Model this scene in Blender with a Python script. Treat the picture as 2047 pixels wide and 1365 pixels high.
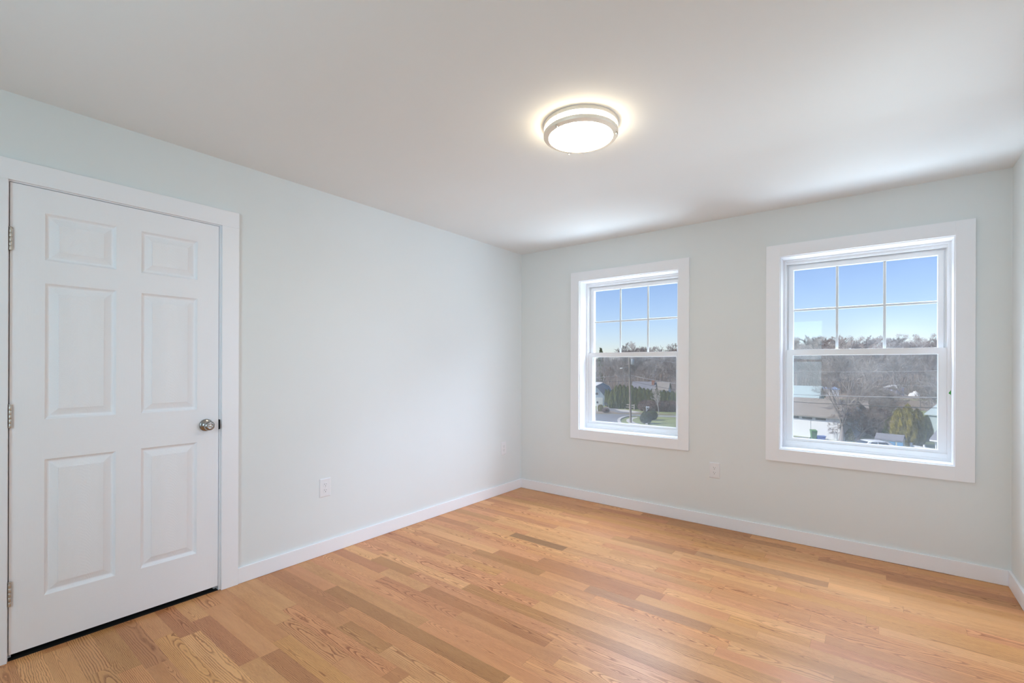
import bpy, bmesh, math, random
from mathutils import Vector, Matrix

# ------------------------------------------------------------------ clear
for o in list(bpy.data.objects):
    bpy.data.objects.remove(o)
SC = bpy.context.scene
COL = SC.collection
PI = math.pi

# ------------------------------------------------------------------ camera (solved from the room's edges)
FPX, CX, CY = 932.73, 1023.5, 730.63           # focal length and principal point for 2047 x 1365
YAW, ROLL = 0.659675, 0.003508
CAMLOC = Vector((2.9276, -3.9324, 1.2760))
FWD = Vector((-math.sin(YAW), math.cos(YAW), 0))
_r, _u = Vector((math.cos(YAW), math.sin(YAW), 0)), Vector((0, 0, 1))
RGT = math.cos(ROLL) * _r + math.sin(ROLL) * _u
UPV = -math.sin(ROLL) * _r + math.cos(ROLL) * _u
cam_d = bpy.data.cameras.new('camera')
cam = bpy.data.objects.new('camera', cam_d)
COL.objects.link(cam)
cam.matrix_world = Matrix(((RGT.x, UPV.x, -FWD.x, CAMLOC.x), (RGT.y, UPV.y, -FWD.y, CAMLOC.y),
                           (RGT.z, UPV.z, -FWD.z, CAMLOC.z), (0, 0, 0, 1)))
cam_d.sensor_fit = 'HORIZONTAL'
cam_d.sensor_width = 36.0
cam_d.lens = FPX * 36.0 / 2047.0
cam_d.shift_y = (CY - 682.5) / 2047.0
cam_d.clip_start, cam_d.clip_end = 0.05, 2000
SC.camera = cam

# ------------------------------------------------------------------ view, sky, sun, added fill lamps
SC.view_settings.view_transform = 'Standard'
SC.view_settings.look = 'None'
SC.view_settings.exposure = 0.0
SC.view_settings.gamma = 1.0
SC.view_settings.use_curve_mapping = False
SC.cycles.max_bounces = 12
SC.cycles.diffuse_bounces = 8
SC.cycles.transparent_max_bounces = 16
SC.cycles.caustics_reflective = False
SC.cycles.caustics_refractive = False
SC.cycles.sample_clamp_indirect = 6.0
SC.cycles.use_denoising = True

TO_SUN = Vector((-0.60, -0.42, 0.68)).normalized()
world = bpy.data.worlds.new('sky')
SC.world = world
world.use_nodes = True
wn = world.node_tree.nodes
wl = world.node_tree.links
wn.clear()
wo = wn.new('ShaderNodeOutputWorld')
wb = wn.new('ShaderNodeBackground')
ws = wn.new('ShaderNodeTexSky')
ws.sky_type = 'NISHITA'
ws.sun_disc = False
ws.sun_elevation = math.asin(TO_SUN.z)
ws.sun_rotation = math.atan2(TO_SUN.x, TO_SUN.y)
ws.altitude = 100
ws.air_density = 1.0
ws.dust_density = 0.25
ws.ozone_density = 1.6
wb.inputs['Strength'].default_value = 0.118
wt = wn.new('ShaderNodeMix')
wt.data_type = 'RGBA'
wt.blend_type = 'MULTIPLY'
wt.inputs['Factor'].default_value = 1.0
wt.inputs[7].default_value = (1.13, 1.14, 1.38, 1.0)      # white balance of the sky
wl.new(ws.outputs[0], wt.inputs[6])
wl.new(wt.outputs[2], wb.inputs[0])
wl.new(wb.outputs[0], wo.inputs[0])

sun_d = bpy.data.lights.new('sun', 'SUN')
sun_d.energy = 5.5
sun_d.angle = 0.0093
sun_d.color = (1.0, 0.95, 0.87)
sun = bpy.data.objects.new('sun', sun_d)
COL.objects.link(sun)
sun.rotation_euler = (-TO_SUN).to_track_quat('-Z', 'Y').to_euler()


def fill_lamp(name, loc, direction, sx, sy, watts, color, spread=PI):
    d = bpy.data.lights.new(name, 'AREA')
    d.shape = 'RECTANGLE'
    d.size, d.size_y = sx, sy
    d.energy = watts
    d.color = color
    d.spread = spread
    o = bpy.data.objects.new(name, d)
    COL.objects.link(o)
    o.location = loc
    o.rotation_euler = Vector(direction).to_track_quat('-Z', 'Y').to_euler()
    return o


ROOM_W, ROOM_H, ROOM_B = 3.5637, 2.44, -5.00    # width, height, rear wall
# added area lamps out of view, imitating sky and ground light through the windows
FILL_LAMPS = {
    'side_window_fill': ((ROOM_W + 3.6, -1.50, 2.2), (-1, 0, -0.10), 2.6, 3.0, 381.4, (0.609, 0.754, 1.0), PI),
    'side_window_fill_low': ((ROOM_W + 2.0, -1.40, -0.6), (-0.85, 0, 0.5), 2.6, 3.0, 97.3, (0.781, 0.92, 1.0), PI),
    'rear_window_fill': ((1.80, ROOM_B - 0.11, 1.40), (0, 1, 0.0), 0.90, 1.30, 31.1, (0.547, 0.832, 1.0), PI),
    'far_windows_fill_high': ((2.0, 1.9, 3.9), (0.0, -0.75, -0.65), 4.2, 2.0, 909.8, (0.711, 0.824, 1.0), PI),
    'far_windows_fill_low': ((2.0, 1.9, -1.3), (0.0, -0.75, 0.65), 4.2, 2.0, 505.4, (0.686, 0.842, 1.0), PI),
    'far_windows_fill_side': ((6.2, 2.2, 2.9), (-0.85, -0.50, -0.25), 2.4, 2.4, 170.2, (0.854, 0.892, 1.0), PI),
    'far_windows_fill_far': ((2.0, 4.6, -2.6), (0.0, -0.80, 0.60), 5.0, 2.2, 98.9, (1.0, 0.976, 0.995), PI),
}
for _n, _a in FILL_LAMPS.items():
    fill_lamp(_n, *_a)


# ------------------------------------------------------------------ mapping helpers for the view outside
def ray(px, py):
    return FWD + (px - CX) / FPX * RGT - (py - CY) / FPX * UPV


GZ = -7.4


def gp(px, py, z=GZ):
    d = ray(px, py)
    return CAMLOC + d * ((z - CAMLOC.z) / d.z)


def wp(px, py, D):
    return CAMLOC + ray(px, py) * D


def gd(px, D, z=GZ):
    """point at column px, depth D, at height z"""
    p = CAMLOC + ray(px, CY) * D
    return Vector((p.x, p.y, z))


# ------------------------------------------------------------------ materials
def srgb(r, g, b):
    def f(c):
        c /= 255.0
        return c / 12.92 if c <= 0.04045 else ((c + 0.055) / 1.055) ** 2.4
    return (f(r), f(g), f(b), 1.0)


def lin(r, g, b):
    return (r, g, b, 1.0)


class NT:
    """small node-building helper"""
    def __init__(self, m):
        self.m = m
        self.n = m.node_tree.nodes
        self.l = m.node_tree.links

    def node(self, t, **kw):
        x = self.n.new(t)
        for k, v in kw.items():
            setattr(x, k, v)
        return x

    def link(self, a, b):
        self.l.new(a, b)

    def val(self, s, v):
        if hasattr(v, 'is_linked') or hasattr(v, 'links'):
            self.l.new(v, s)
        else:
            s.default_value = v

    def math(self, op, a, b=None, c=None, clamp=False):
        x = self.n.new('ShaderNodeMath')
        x.operation = op
        x.use_clamp = clamp
        self.val(x.inputs[0], a)
        if b is not None:
            self.val(x.inputs[1], b)
        if c is not None:
            self.val(x.inputs[2], c)
        return x.outputs[0]

    def noise(self, vec, scale, detail=2.0, rough=0.5, dims='3D'):
        x = self.n.new('ShaderNodeTexNoise')
        x.noise_dimensions = dims
        self.val(x.inputs['Vector'], vec)
        x.inputs['Scale'].default_value = scale
        x.inputs['Detail'].default_value = detail
        x.inputs['Roughness'].default_value = rough
        return x.outputs['Fac']

    def comb(self, x_, y_, z_):
        x = self.n.new('ShaderNodeCombineXYZ')
        for s, v in zip(x.inputs, (x_, y_, z_)):
            self.val(s, v)
        return x.outputs[0]

    def sep(self, v):
        x = self.n.new('ShaderNodeSeparateXYZ')
        self.l.new(v, x.inputs[0])
        return x.outputs

    def mix(self, fac, a, b, blend='MIX'):
        x = self.n.new('ShaderNodeMix')
        x.data_type = 'RGBA'
        x.blend_type = blend
        self.val(x.inputs['Factor'], fac)
        self.val(x.inputs[6], a)
        self.val(x.inputs[7], b)
        return x.outputs[2]

    def ramp(self, fac, stops):
        x = self.n.new('ShaderNodeValToRGB')
        self.val(x.inputs[0], fac)
        e = x.color_ramp.elements
        while len(e) < len(stops):
            e.new(0.5)
        for k, (p, c) in enumerate(stops):
            e[k].position = p
            e[k].color = c if len(c) == 4 else (*c, 1)
        return x.outputs[0]

    def bump(self, h, strength, dist):
        x = self.n.new('ShaderNodeBump')
        self.val(x.inputs['Height'], h)
        x.inputs['Strength'].default_value = strength
        x.inputs['Distance'].default_value = dist
        return x.outputs[0]


def new_mat(name):
    m = bpy.data.materials.new(name)
    m.use_nodes = True
    return m, NT(m), m.node_tree.nodes['Principled BSDF']


MATS = {}


def plain(name, col, rough=0.6, metal=0.0, spec=0.5, var=0.0, vscale=8.0, bump=0.0, bscale=200.0, emit=None, estr=0.0):
    m, t, b = new_mat(name)
    b.inputs['Roughness'].default_value = rough
    b.inputs['Metallic'].default_value = metal
    b.inputs['Specular IOR Level'].default_value = spec
    co = t.node('ShaderNodeTexCoord').outputs['Object']
    n = t.noise(co, vscale, 4.0, 0.6)
    c2 = tuple(max(0.0, min(1.0, v * (1 - var))) for v in col[:3]) + (1,)
    c1 = tuple(max(0.0, min(1.0, v * (1 + var))) for v in col[:3]) + (1,)
    t.link(t.ramp(n, [(0.25, c2), (0.75, c1)]), b.inputs['Base Color'])
    if bump > 0:
        t.link(t.bump(t.noise(co, bscale, 3.0, 0.6), bump, 0.002), b.inputs['Normal'])
    if emit:
        b.inputs['Emission Color'].default_value = emit
        b.inputs['Emission Strength'].default_value = estr
    MATS[name] = m
    return m


plain('wall_paint', lin(0.775, 0.802, 0.795), 0.75, spec=0.25, var=0.006, vscale=3, bump=0.04, bscale=350)
plain('ceiling_paint', lin(0.815, 0.83, 0.83), 0.9, spec=0.15, var=0.006, vscale=3, bump=0.03, bscale=300)
plain('trim_paint', lin(0.89, 0.895, 0.92), 0.38, spec=0.4, var=0.004, vscale=4)
plain('vinyl', lin(0.86, 0.87, 0.885), 0.28, spec=0.45, var=0.003, vscale=4)
plain('nickel', lin(0.37, 0.36, 0.345), 0.22, metal=1.0, var=0.03, vscale=60)
plain('nickel_brushed', lin(0.62, 0.58, 0.52), 0.38, metal=1.0, var=0.03, vscale=60)
plain('nickel_lamplit', lin(0.92, 0.84, 0.72), 0.5, metal=0.3, var=0.02, vscale=60)  # lamp's cream light on the rings put into the base colour
plain('dark_metal', lin(0.02, 0.02, 0.022), 0.5, metal=0.3)
plain('void_dark', lin(0.01, 0.009, 0.008), 0.9)
plain('outlet_plastic', lin(0.82, 0.82, 0.83), 0.3, spec=0.45)
plain('slot_dark', lin(0.09, 0.09, 0.09), 0.7)
plain('sticker_green', lin(0.03, 0.30, 0.03), 0.4)
plain('diffuser_glow', lin(0.9, 0.88, 0.84), 0.5, emit=lin(1.0, 0.86, 0.64), estr=30.0)
plain('screw_metal', lin(0.75, 0.74, 0.72), 0.35, metal=0.6)


def door_mat(name, kind):
    """embossed wood grain under white paint"""
    m, t, b = new_mat(name)
    b.inputs['Base Color'].default_value = lin(0.89, 0.895, 0.92)
    b.inputs['Roughness'].default_value = 0.42
    b.inputs['Specular IOR Level'].default_value = 0.4
    if kind == 'panel':
        uv = t.node('ShaderNodeUVMap').outputs[0]
        s = t.sep(uv)
        wob = t.noise(t.comb(t.math('MULTIPLY', s[0], 12.0), t.math('MULTIPLY', s[1], 3.0), 0.0), 1.0, 2.0)
        v2 = t.math('MULTIPLY', t.math('MULTIPLY', s[0], s[0]), 26.0)
        h = t.math('ADD', t.math('ADD', t.math('MULTIPLY', s[1], 0.75), v2), t.math('MULTIPLY', wob, 0.10))
        ring = t.math('SINE', t.math('MULTIPLY', h, 520.0))
        fine = t.noise(t.comb(t.math('MULTIPLY', s[0], 500.0), t.math('MULTIPLY', s[1], 12.0), 0.0), 1.0, 2.0)
        hh = t.math('ADD', t.math('MULTIPLY', ring, 0.35), fine)
    else:
        co = t.node('ShaderNodeTexCoord').outputs['Object']
        s = t.sep(co)
        if kind == 'vertical':
            v = t.comb(0.0, t.math('MULTIPLY', s[1], 420.0), t.math('MULTIPLY', s[2], 9.0))
        else:
            v = t.comb(0.0, t.math('MULTIPLY', s[1], 9.0), t.math('MULTIPLY', s[2], 420.0))
        hh = t.noise(v, 1.0, 3.0, 0.6)
    t.link(t.bump(hh, 0.40, 0.0012), b.inputs['Normal'])
    MATS[name] = m


door_mat('door_stile', 'vertical')
door_mat('door_rail', 'horizontal')
door_mat('door_field', 'panel')


def oak_mat():
    m, t, b = new_mat('oak')
    uv = t.sep(t.node('ShaderNodeUVMap').outputs[0])
    A = t.node('ShaderNodeAttribute', attribute_name='grain')       # d, slope, v offset
    B = t.node('ShaderNodeAttribute', attribute_name='tone')        # colour of the board
    Cc = t.node('ShaderNodeAttribute', attribute_name='seed')       # noise offset, spacing, contrast
    sa, sc = t.sep(A.outputs['Vector']), t.sep(Cc.outputs['Vector'])
    u, v = uv[0], uv[1]
    off = t.math('MULTIPLY', sc[0], 37.0)
    n1 = t.noise(t.comb(t.math('ADD', t.math('MULTIPLY', u, 2.2), off), t.math('MULTIPLY', v, 6.0), off), 1.0, 2.0, 0.5)
    n2 = t.noise(t.comb(t.math('ADD', t.math('MULTIPLY', u, 9.0), off), t.math('MULTIPLY', v, 34.0), off), 1.0, 3.0, 0.55)
    dep = t.math('ADD', t.math('ADD', sa[0], t.math('MULTIPLY', u, sa[1])), t.math('MULTIPLY', t.math('SUBTRACT', n1, 0.5), 0.055))
    vv = t.math('ADD', t.math('SUBTRACT', v, sa[2]), t.math('MULTIPLY', t.math('SUBTRACT', n2, 0.5), 0.013))
    r = t.math('SQRT', t.math('ADD', t.math('MULTIPLY', dep, dep), t.math('MULTIPLY', vv, vv)))
    r = t.math('ADD', r, t.math('MULTIPLY', t.math('SUBTRACT', n2, 0.5), 0.0055))
    n3 = t.noise(t.comb(t.math('ADD', t.math('MULTIPLY', u, 40.0), off), t.math('MULTIPLY', v, 130.0), off), 1.0, 2.0, 0.6)
    r = t.math('ADD', r, t.math('MULTIPLY', t.math('SUBTRACT', n3, 0.5), 0.0016))
    ring = t.math('FRACT', t.math('DIVIDE', r, sc[1]))
    band = t.ramp(ring, [(0.0, (0.15,) * 3), (0.06, (1.0,) * 3), (0.24, (0.72,) * 3), (0.50, (0.18,) * 3), (1.0, (0.0,) * 3)])
    pores = t.noise(t.comb(t.math('ADD', t.math('MULTIPLY', u, 26.0), off), t.math('MULTIPLY', v, 900.0), off), 1.0, 2.0, 0.7)
    pores = t.ramp(pores, [(0.42, (0.0,) * 3), (0.70, (1.0,) * 3)])
    cloud = t.noise(t.comb(t.math('ADD', t.math('MULTIPLY', u, 1.6), off), t.math('MULTIPLY', v, 14.0), off), 1.0, 3.0, 0.6)
    dark = t.math('MULTIPLY', band, t.math('ADD', 0.62, t.math('MULTIPLY', pores, 0.45)))
    dark = t.math('ADD', dark, t.math('MULTIPLY', pores, 0.16))
    vary = t.noise(t.comb(t.math('ADD', t.math('MULTIPLY', u, 3.5), off), t.math('MULTIPLY', v, 26.0), t.math('ADD', off, 9.0)), 1.0, 2.0, 0.5)
    dark = t.math('MULTIPLY', dark, t.math('MULTIPLY', t.math('ADD', 0.30, t.math('MULTIPLY', vary, 1.45)), sc[2]), clamp=True)
    spot = t.noise(t.comb(t.math('ADD', t.math('MULTIPLY', u, 7.0), off), t.math('MULTIPLY', v, 42.0), t.math('ADD', off, 4.0)), 1.0, 1.0, 0.4)
    spot = t.ramp(spot, [(0.80, (0.0,) * 3), (0.86, (1.0,) * 3)])
    dark = t.math('ADD', dark, t.math('MULTIPLY', spot, 0.8), clamp=True)
    base = t.mix(t.math('MULTIPLY', t.math('SUBTRACT', cloud, 0.25, clamp=True), 0.95), B.outputs['Color'],
                 t.mix(1.0, B.outputs['Color'], lin(0.74, 0.62, 0.52), 'MULTIPLY'))
    col = t.mix(dark, base, t.mix(1.0, base, lin(0.44, 0.31, 0.22), 'MULTIPLY'))
    t.link(col, b.inputs['Base Color'])
    rough = t.math('ADD', 0.33, t.math('MULTIPLY', dark, 0.14))
    t.link(rough, b.inputs['Roughness'])
    b.inputs['Specular IOR Level'].default_value = 0.5
    t.link(t.bump(t.math('MULTIPLY', dark, -1.0), 0.05, 0.0004), b.inputs['Normal'])
    MATS['oak'] = m


oak_mat()


def glass_mat(name, tint, refl, haze, haze_mask=None):
    """clear pane: mostly straight-through, a little mirror reflection, a faint film of dust"""
    m = bpy.data.materials.new(name)
    m.use_nodes = True
    t = NT(m)
    t.n.clear()
    out = t.node('ShaderNodeOutputMaterial')
    tr = t.node('ShaderNodeBsdfTransparent')
    tr.inputs[0].default_value = tint
    gl = t.node('ShaderNodeBsdfGlossy')
    gl.inputs['Roughness'].default_value = 0.02
    fr = t.node('ShaderNodeFresnel')
    fr.inputs[0].default_value = 1.45
    di = t.node('ShaderNodeBsdfDiffuse')
    di.inputs[0].default_value = lin(0.85, 0.86, 0.88)
    tl = t.node('ShaderNodeBsdfTranslucent')
    tl.inputs[0].default_value = lin(0.85, 0.86, 0.88)
    film = t.node('ShaderNodeMixShader')
    film.inputs[0].default_value = 0.5
    t.link(di.outputs[0], film.inputs[1])
    t.link(tl.outputs[0], film.inputs[2])
    m1 = t.node('ShaderNodeMixShader')
    t.link(t.math('MULTIPLY', fr.outputs[0], refl), m1.inputs[0])
    t.link(tr.outputs[0], m1.inputs[1])
    t.link(gl.outputs[0], m1.inputs[2])
    m2 = t.node('ShaderNodeMixShader')
    co = t.node('ShaderNodeTexCoord').outputs['Object']
    nn = t.noise(co, 7.0, 5.0, 0.65)
    fac = t.math('MULTIPLY', t.ramp(nn, [(0.3, (0.4,) * 3), (0.75, (1.0,) * 3)]), haze)
    if haze_mask:
        fac = t.math('ADD', fac, haze_mask(t, co))
    t.link(fac, m2.inputs[0])
    t.link(m1.outputs[0], m2.inputs[1])
    t.link(film.outputs[0], m2.inputs[2])
    t.link(m2.outputs[0], out.inputs[0])
    MATS[name] = m


def smear(cx, cz, sx, sz, amount):
    """a wiped dusty patch on the pane round (cx, cz)"""
    def f(t, co):
        s = t.sep(co)
        a = t.math('DIVIDE', t.math('SUBTRACT', s[0], cx), sx)
        c = t.math('DIVIDE', t.math('SUBTRACT', s[2], cz), sz)
        q = t.math('ADD', t.math('MULTIPLY', a, a), t.math('MULTIPLY', c, c))
        g = t.math('POWER', 2.718, t.math('MULTIPLY', q, -1.0))
        st = t.noise(t.comb(t.math('MULTIPLY', s[0], 60.0), 0.0, t.math('MULTIPLY', s[2], 5.0)), 1.0, 3.0, 0.6)
        return t.math('MULTIPLY', t.math('MULTIPLY', g, t.math('ADD', 0.4, st)), amount)
    return f


glass_mat('glass_clear', lin(0.97, 0.985, 0.99), 0.30, 0.006)
glass_mat('glass_dusty_upper', lin(0.97, 0.985, 0.99), 0.30, 0.012, smear(3.02, 1.47, 0.20, 0.13, 0.045))
glass_mat('glass_dusty_lower', lin(0.97, 0.985, 0.99), 0.30, 0.015, smear(2.96, 1.30, 0.24, 0.14, 0.04))


def screen_mat():
    m = bpy.data.materials.new('insect_mesh')
    m.use_nodes = True
    t = NT(m)
    t.n.clear()
    out = t.node('ShaderNodeOutputMaterial')
    tr = t.node('ShaderNodeBsdfTransparent')
    di = t.node('ShaderNodeBsdfDiffuse')
    di.inputs[0].default_value = lin(0.40, 0.40, 0.41)
    mx = t.node('ShaderNodeMixShader')
    mx.inputs[0].default_value = 0.18
    t.link(tr.outputs[0], mx.inputs[1])
    t.link(di.outputs[0], mx.inputs[2])
    t.link(mx.outputs[0], out.inputs[0])
    MATS['insect_mesh'] = m


screen_mat()

# outdoor materials
plain('grass', lin(0.25, 0.28, 0.12), 0.95, spec=0.1, var=0.35, vscale=0.6)
plain('leaf_litter', lin(0.34, 0.285, 0.24), 0.95, spec=0.1, var=0.35, vscale=0.35)
plain('asphalt', lin(0.21, 0.215, 0.235), 0.9, spec=0.2, var=0.10, vscale=0.5)
plain('concrete', lin(0.55, 0.53, 0.50), 0.9, spec=0.2, var=0.06, vscale=0.7)
plain('mulch', lin(0.27, 0.215, 0.165), 0.95, spec=0.1, var=0.25, vscale=1.5)
plain('bark_grey', lin(0.34, 0.305, 0.285), 0.95, spec=0.1, var=0.25, vscale=0.5)
plain('bark_brown', lin(0.31, 0.255, 0.225), 0.95, spec=0.1, var=0.25, vscale=0.5)
plain('bark_pale', lin(0.50, 0.46, 0.43), 0.95, spec=0.1, var=0.2, vscale=0.5)
plain('evergreen', lin(0.125, 0.145, 0.055), 0.9, spec=0.15, var=0.35, vscale=1.5)
plain('evergreen_dark', lin(0.06, 0.075, 0.045), 0.9, spec=0.15, var=0.35, vscale=1.5)
plain('evergreen_gold', lin(0.24, 0.205, 0.045), 0.9, spec=0.15, var=0.4, vscale=1.2)
plain('bush_brown', lin(0.185, 0.135, 0.115), 0.95, spec=0.1, var=0.3, vscale=2)
plain('siding_white', lin(0.80, 0.80, 0.80), 0.6, spec=0.3, var=0.02, vscale=2)
plain('siding_teal', lin(0.42, 0.50, 0.50), 0.7, spec=0.3, var=0.05, vscale=2)
plain('siding_green', lin(0.46, 0.54, 0.48), 0.7, spec=0.3, var=0.05, vscale=2)
plain('siding_blue', lin(0.52, 0.60, 0.70), 0.7, spec=0.3, var=0.05, vscale=2)
plain('siding_lilac', lin(0.46, 0.45, 0.58), 0.7, spec=0.3, var=0.08, vscale=2)
plain('siding_grey', lin(0.30, 0.31, 0.36), 0.7, spec=0.3, var=0.08, vscale=2)
plain('shed_cream', lin(0.62, 0.64, 0.52), 0.7, spec=0.3, var=0.05, vscale=2)
plain('door_blue', lin(0.13, 0.32, 0.52), 0.6, spec=0.3, var=0.08, vscale=2)
plain('barn_blue', lin(0.13, 0.22, 0.36), 0.7, spec=0.3, var=0.06, vscale=2)
plain('roof_brown', lin(0.30, 0.27, 0.245), 0.9, spec=0.1, var=0.15, vscale=2)
plain('roof_grey', lin(0.23, 0.23, 0.26), 0.9, spec=0.1, var=0.15, vscale=2)
plain('roof_pale', lin(0.50, 0.50, 0.52), 0.9, spec=0.1, var=0.1, vscale=2)
plain('brick_red', lin(0.40, 0.20, 0.15), 0.9, spec=0.1, var=0.2, vscale=5)
plain('bin_green', lin(0.06, 0.22, 0.06), 0.5, var=0.05)
plain('bin_blue', lin(0.10, 0.22, 0.62), 0.5, var=0.05)
plain('car_white', lin(0.82, 0.83, 0.84), 0.12, spec=0.7, var=0.0)
plain('car_glass', lin(0.04, 0.05, 0.06), 0.08, spec=0.8)
plain('car_dark', lin(0.03, 0.035, 0.045), 0.15, spec=0.7)
plain('tyre', lin(0.02, 0.02, 0.02), 0.9)
plain('window_dark', lin(0.06, 0.07, 0.09), 0.1, spec=0.8)
plain('pole_wood', lin(0.30, 0.255, 0.225), 0.9, spec=0.1, var=0.15, vscale=3)
plain('transformer_grey', lin(0.42, 0.45, 0.48), 0.4, metal=0.3)
plain('wire_grey', lin(0.36, 0.36, 0.38), 0.4, metal=0.4)
plain('wire_black', lin(0.05, 0.05, 0.055), 0.6)
plain('fence_wood', lin(0.42, 0.38, 0.34), 0.9, spec=0.1, var=0.15, vscale=3)
plain('white_paint_out', lin(0.82, 0.82, 0.82), 0.6, var=0.02)
plain('tarp_blue', lin(0.30, 0.42, 0.66), 0.6, var=0.1)
plain('stone_pale', lin(0.6, 0.58, 0.54), 0.9, var=0.1)

# ------------------------------------------------------------------ object helpers


def link(name, me, mat=None, parent=None):
    o = bpy.data.objects.new(name, me)
    COL.objects.link(o)
    if mat:
        me.materials.append(MATS[mat] if isinstance(mat, str) else mat)
    if parent is not None:
        o.parent = parent
    return o


def obj(name, bm, mat, parent=None, smooth=False):
    me = bpy.data.meshes.new(name)
    bm.normal_update()
    bm.to_mesh(me)
    bm.free()
    if smooth:
        for f in me.polygons:
            f.use_smooth = True
    return link(name, me, mat, parent)


def empty(name, loc=(0, 0, 0), rz=0.0, parent=None):
    o = bpy.data.objects.new(name, None)
    o.empty_display_size = 0.1
    COL.objects.link(o)
    o.location = loc
    o.rotation_euler = (0, 0, rz)
    if parent is not None:
        o.parent = parent
    return o


def tag(o, label, cat, group=None):
    o['label'] = label
    o['category'] = cat
    if group:
        o['group'] = group
    return o


def structure(o):
    o['kind'] = 'structure'
    return o


def box(bm, x0, x1, y0, y1, z0, z1):
    vs = [bm.verts.new((x, y, z)) for x in (x0, x1) for y in (y0, y1) for z in (z0, z1)]
    for f in ((0, 1, 3, 2), (4, 6, 7, 5), (0, 4, 5, 1), (2, 3, 7, 6), (0, 2, 6, 4), (1, 5, 7, 3)):
        bm.faces.new([vs[i] for i in f])
    return vs


def bevel(bm, w, seg=2):
    bmesh.ops.remove_doubles(bm, verts=bm.verts, dist=1e-6)
    bmesh.ops.bevel(bm, geom=list(bm.edges), offset=w, segments=seg, affect='EDGES', profile=0.5, clamp_overlap=True)


def boxes(name, items, mat, parent=None, bev=0.0, seg=2):
    """one mesh of several boxes, each with its edges eased"""
    bm = bmesh.new()
    for it in items:
        b2 = bmesh.new()
        box(b2, *it)
        bmesh.ops.recalc_face_normals(b2, faces=b2.faces)
        if bev:
            bevel(b2, bev, seg)
        me = bpy.data.meshes.new('tmp')
        b2.to_mesh(me)
        b2.free()
        bm.from_mesh(me)
        bpy.data.meshes.remove(me)
    return obj(name, bm, mat, parent)


def lathe(bm, prof, M=None, seg=48, cap=False):
    """prof: list of (radius, height) about local Z"""
    M = M or Matrix()
    rings = []
    for r, h in prof:
        if r < 1e-6:
            rings.append([bm.verts.new(M @ Vector((0, 0, h)))])
        else:
            rings.append([bm.verts.new(M @ Vector((r * math.cos(2 * PI * k / seg), r * math.sin(2 * PI * k / seg), h))) for k in range(seg)])
    for a, b in zip(rings, rings[1:]):
        for k in range(seg):
            k2 = (k + 1) % seg
            if len(a) == 1 and len(b) == 1:
                continue
            if len(a) == 1:
                bm.faces.new((a[0], b[k2], b[k]))
            elif len(b) == 1:
                bm.faces.new((a[k], a[k2], b[0]))
            else:
                bm.faces.new((a[k], a[k2], b[k2], b[k]))


def tube(bm, pts, radii, seg=6, caps=True):
    rings = []
    n = len(pts)
    for i, p in enumerate(pts):
        d = (pts[min(i + 1, n - 1)] - pts[max(i - 1, 0)])
        if d.length < 1e-9:
            d = Vector((0, 0, 1))
        d.normalize()
        a = d.orthogonal().normalized() if i == 0 else (prev - prev.dot(d) * d).normalized()
        prev = a
        b = d.cross(a)
        rings.append([bm.verts.new(p + radii[i] * (math.cos(2 * PI * k / seg) * a + math.sin(2 * PI * k / seg) * b)) for k in range(seg)])
    for A, B in zip(rings, rings[1:]):
        for k in range(seg):
            bm.faces.new((A[k], A[(k + 1) % seg], B[(k + 1) % seg], B[k]))
    if caps and seg > 2:
        bm.faces.new(rings[0][::-1])
        bm.faces.new(rings[-1])


def smooth_angle(o, ang=0.6):
    me = o.data
    for f in me.polygons:
        f.use_smooth = True
    try:
        me.set_sharp_from_angle(angle=ang)
    except Exception:
        pass
    return o


# ------------------------------------------------------------------ the room shell
WT = 0.17       # wall thickness


def wall(name, axis, a0, a1, face, back, openings, mat='wall_paint'):
    """wall along x (axis 0) or y (axis 1); openings: (a0, a1, z0, z1)"""
    cuts = sorted({a0, a1, *[o[0] for o in openings], *[o[1] for o in openings]})
    items = []
    for s, e in zip(cuts, cuts[1:]):
        zs = [(-0.3, ROOM_H + 0.12)]
        for o in openings:
            if s >= o[0] - 1e-6 and e <= o[1] + 1e-6:
                zs = [(-0.3, o[2]), (o[3], ROOM_H + 0.12)]
        for z0, z1 in zs:
            if z1 - z0 < 1e-4:
                continue
            lo, hi = min(face, back), max(face, back)
            items.append((s, e, lo, hi, z0, z1) if axis == 0 else (lo, hi, s, e, z0, z1))
    return structure(boxes(name, items, mat))


# windows: jamb opening +-0.465 round these centres, sill 0.675, head 2.078
WIN = {1: 1.168, 2: 2.850}
JX, JZ0, JZ1 = 0.4655, 0.675, 2.078
DOOR_Y0, DOOR_Y1, DOOR_Z = -3.672, -2.8645, 2.056      # slab edges
wall('wall_left', 1, ROOM_B - WT, 0.0, 0.0, -WT, [(DOOR_Y0 - 0.025, DOOR_Y1 + 0.025, -0.3, DOOR_Z + 0.025)])
wall('wall_far', 0, -WT, ROOM_W + WT, 0.0, 0.175, [(WIN[k] - JX - 0.012, WIN[k] + JX + 0.012, JZ0 - 0.012, JZ1 + 0.012) for k in (1, 2)])
SIDE_C, REAR_C = -1.45, 1.80
wall('wall_right', 1, ROOM_B - WT, 0.0, ROOM_W, ROOM_W + WT, [(SIDE_C - JX - 0.012, SIDE_C + JX + 0.012, JZ0 - 0.012, JZ1 + 0.012)])
wall('wall_rear', 0, 0.0, ROOM_W, ROOM_B, ROOM_B - WT, [(REAR_C - JX - 0.012, REAR_C + JX + 0.012, JZ0 - 0.012, JZ1 + 0.012)])
structure(boxes('ceiling', [(0, ROOM_W, ROOM_B, 0, ROOM_H, ROOM_H + 0.12)], 'ceiling_paint'))


structure(boxes('sun_block_slab', [(-0.9, ROOM_W + WT, ROOM_B - 1.3, 0.19, ROOM_H + 0.125, ROOM_H + 0.30)], 'siding_white'))  # slab added out of view, keeps sun out of the rear window


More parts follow.
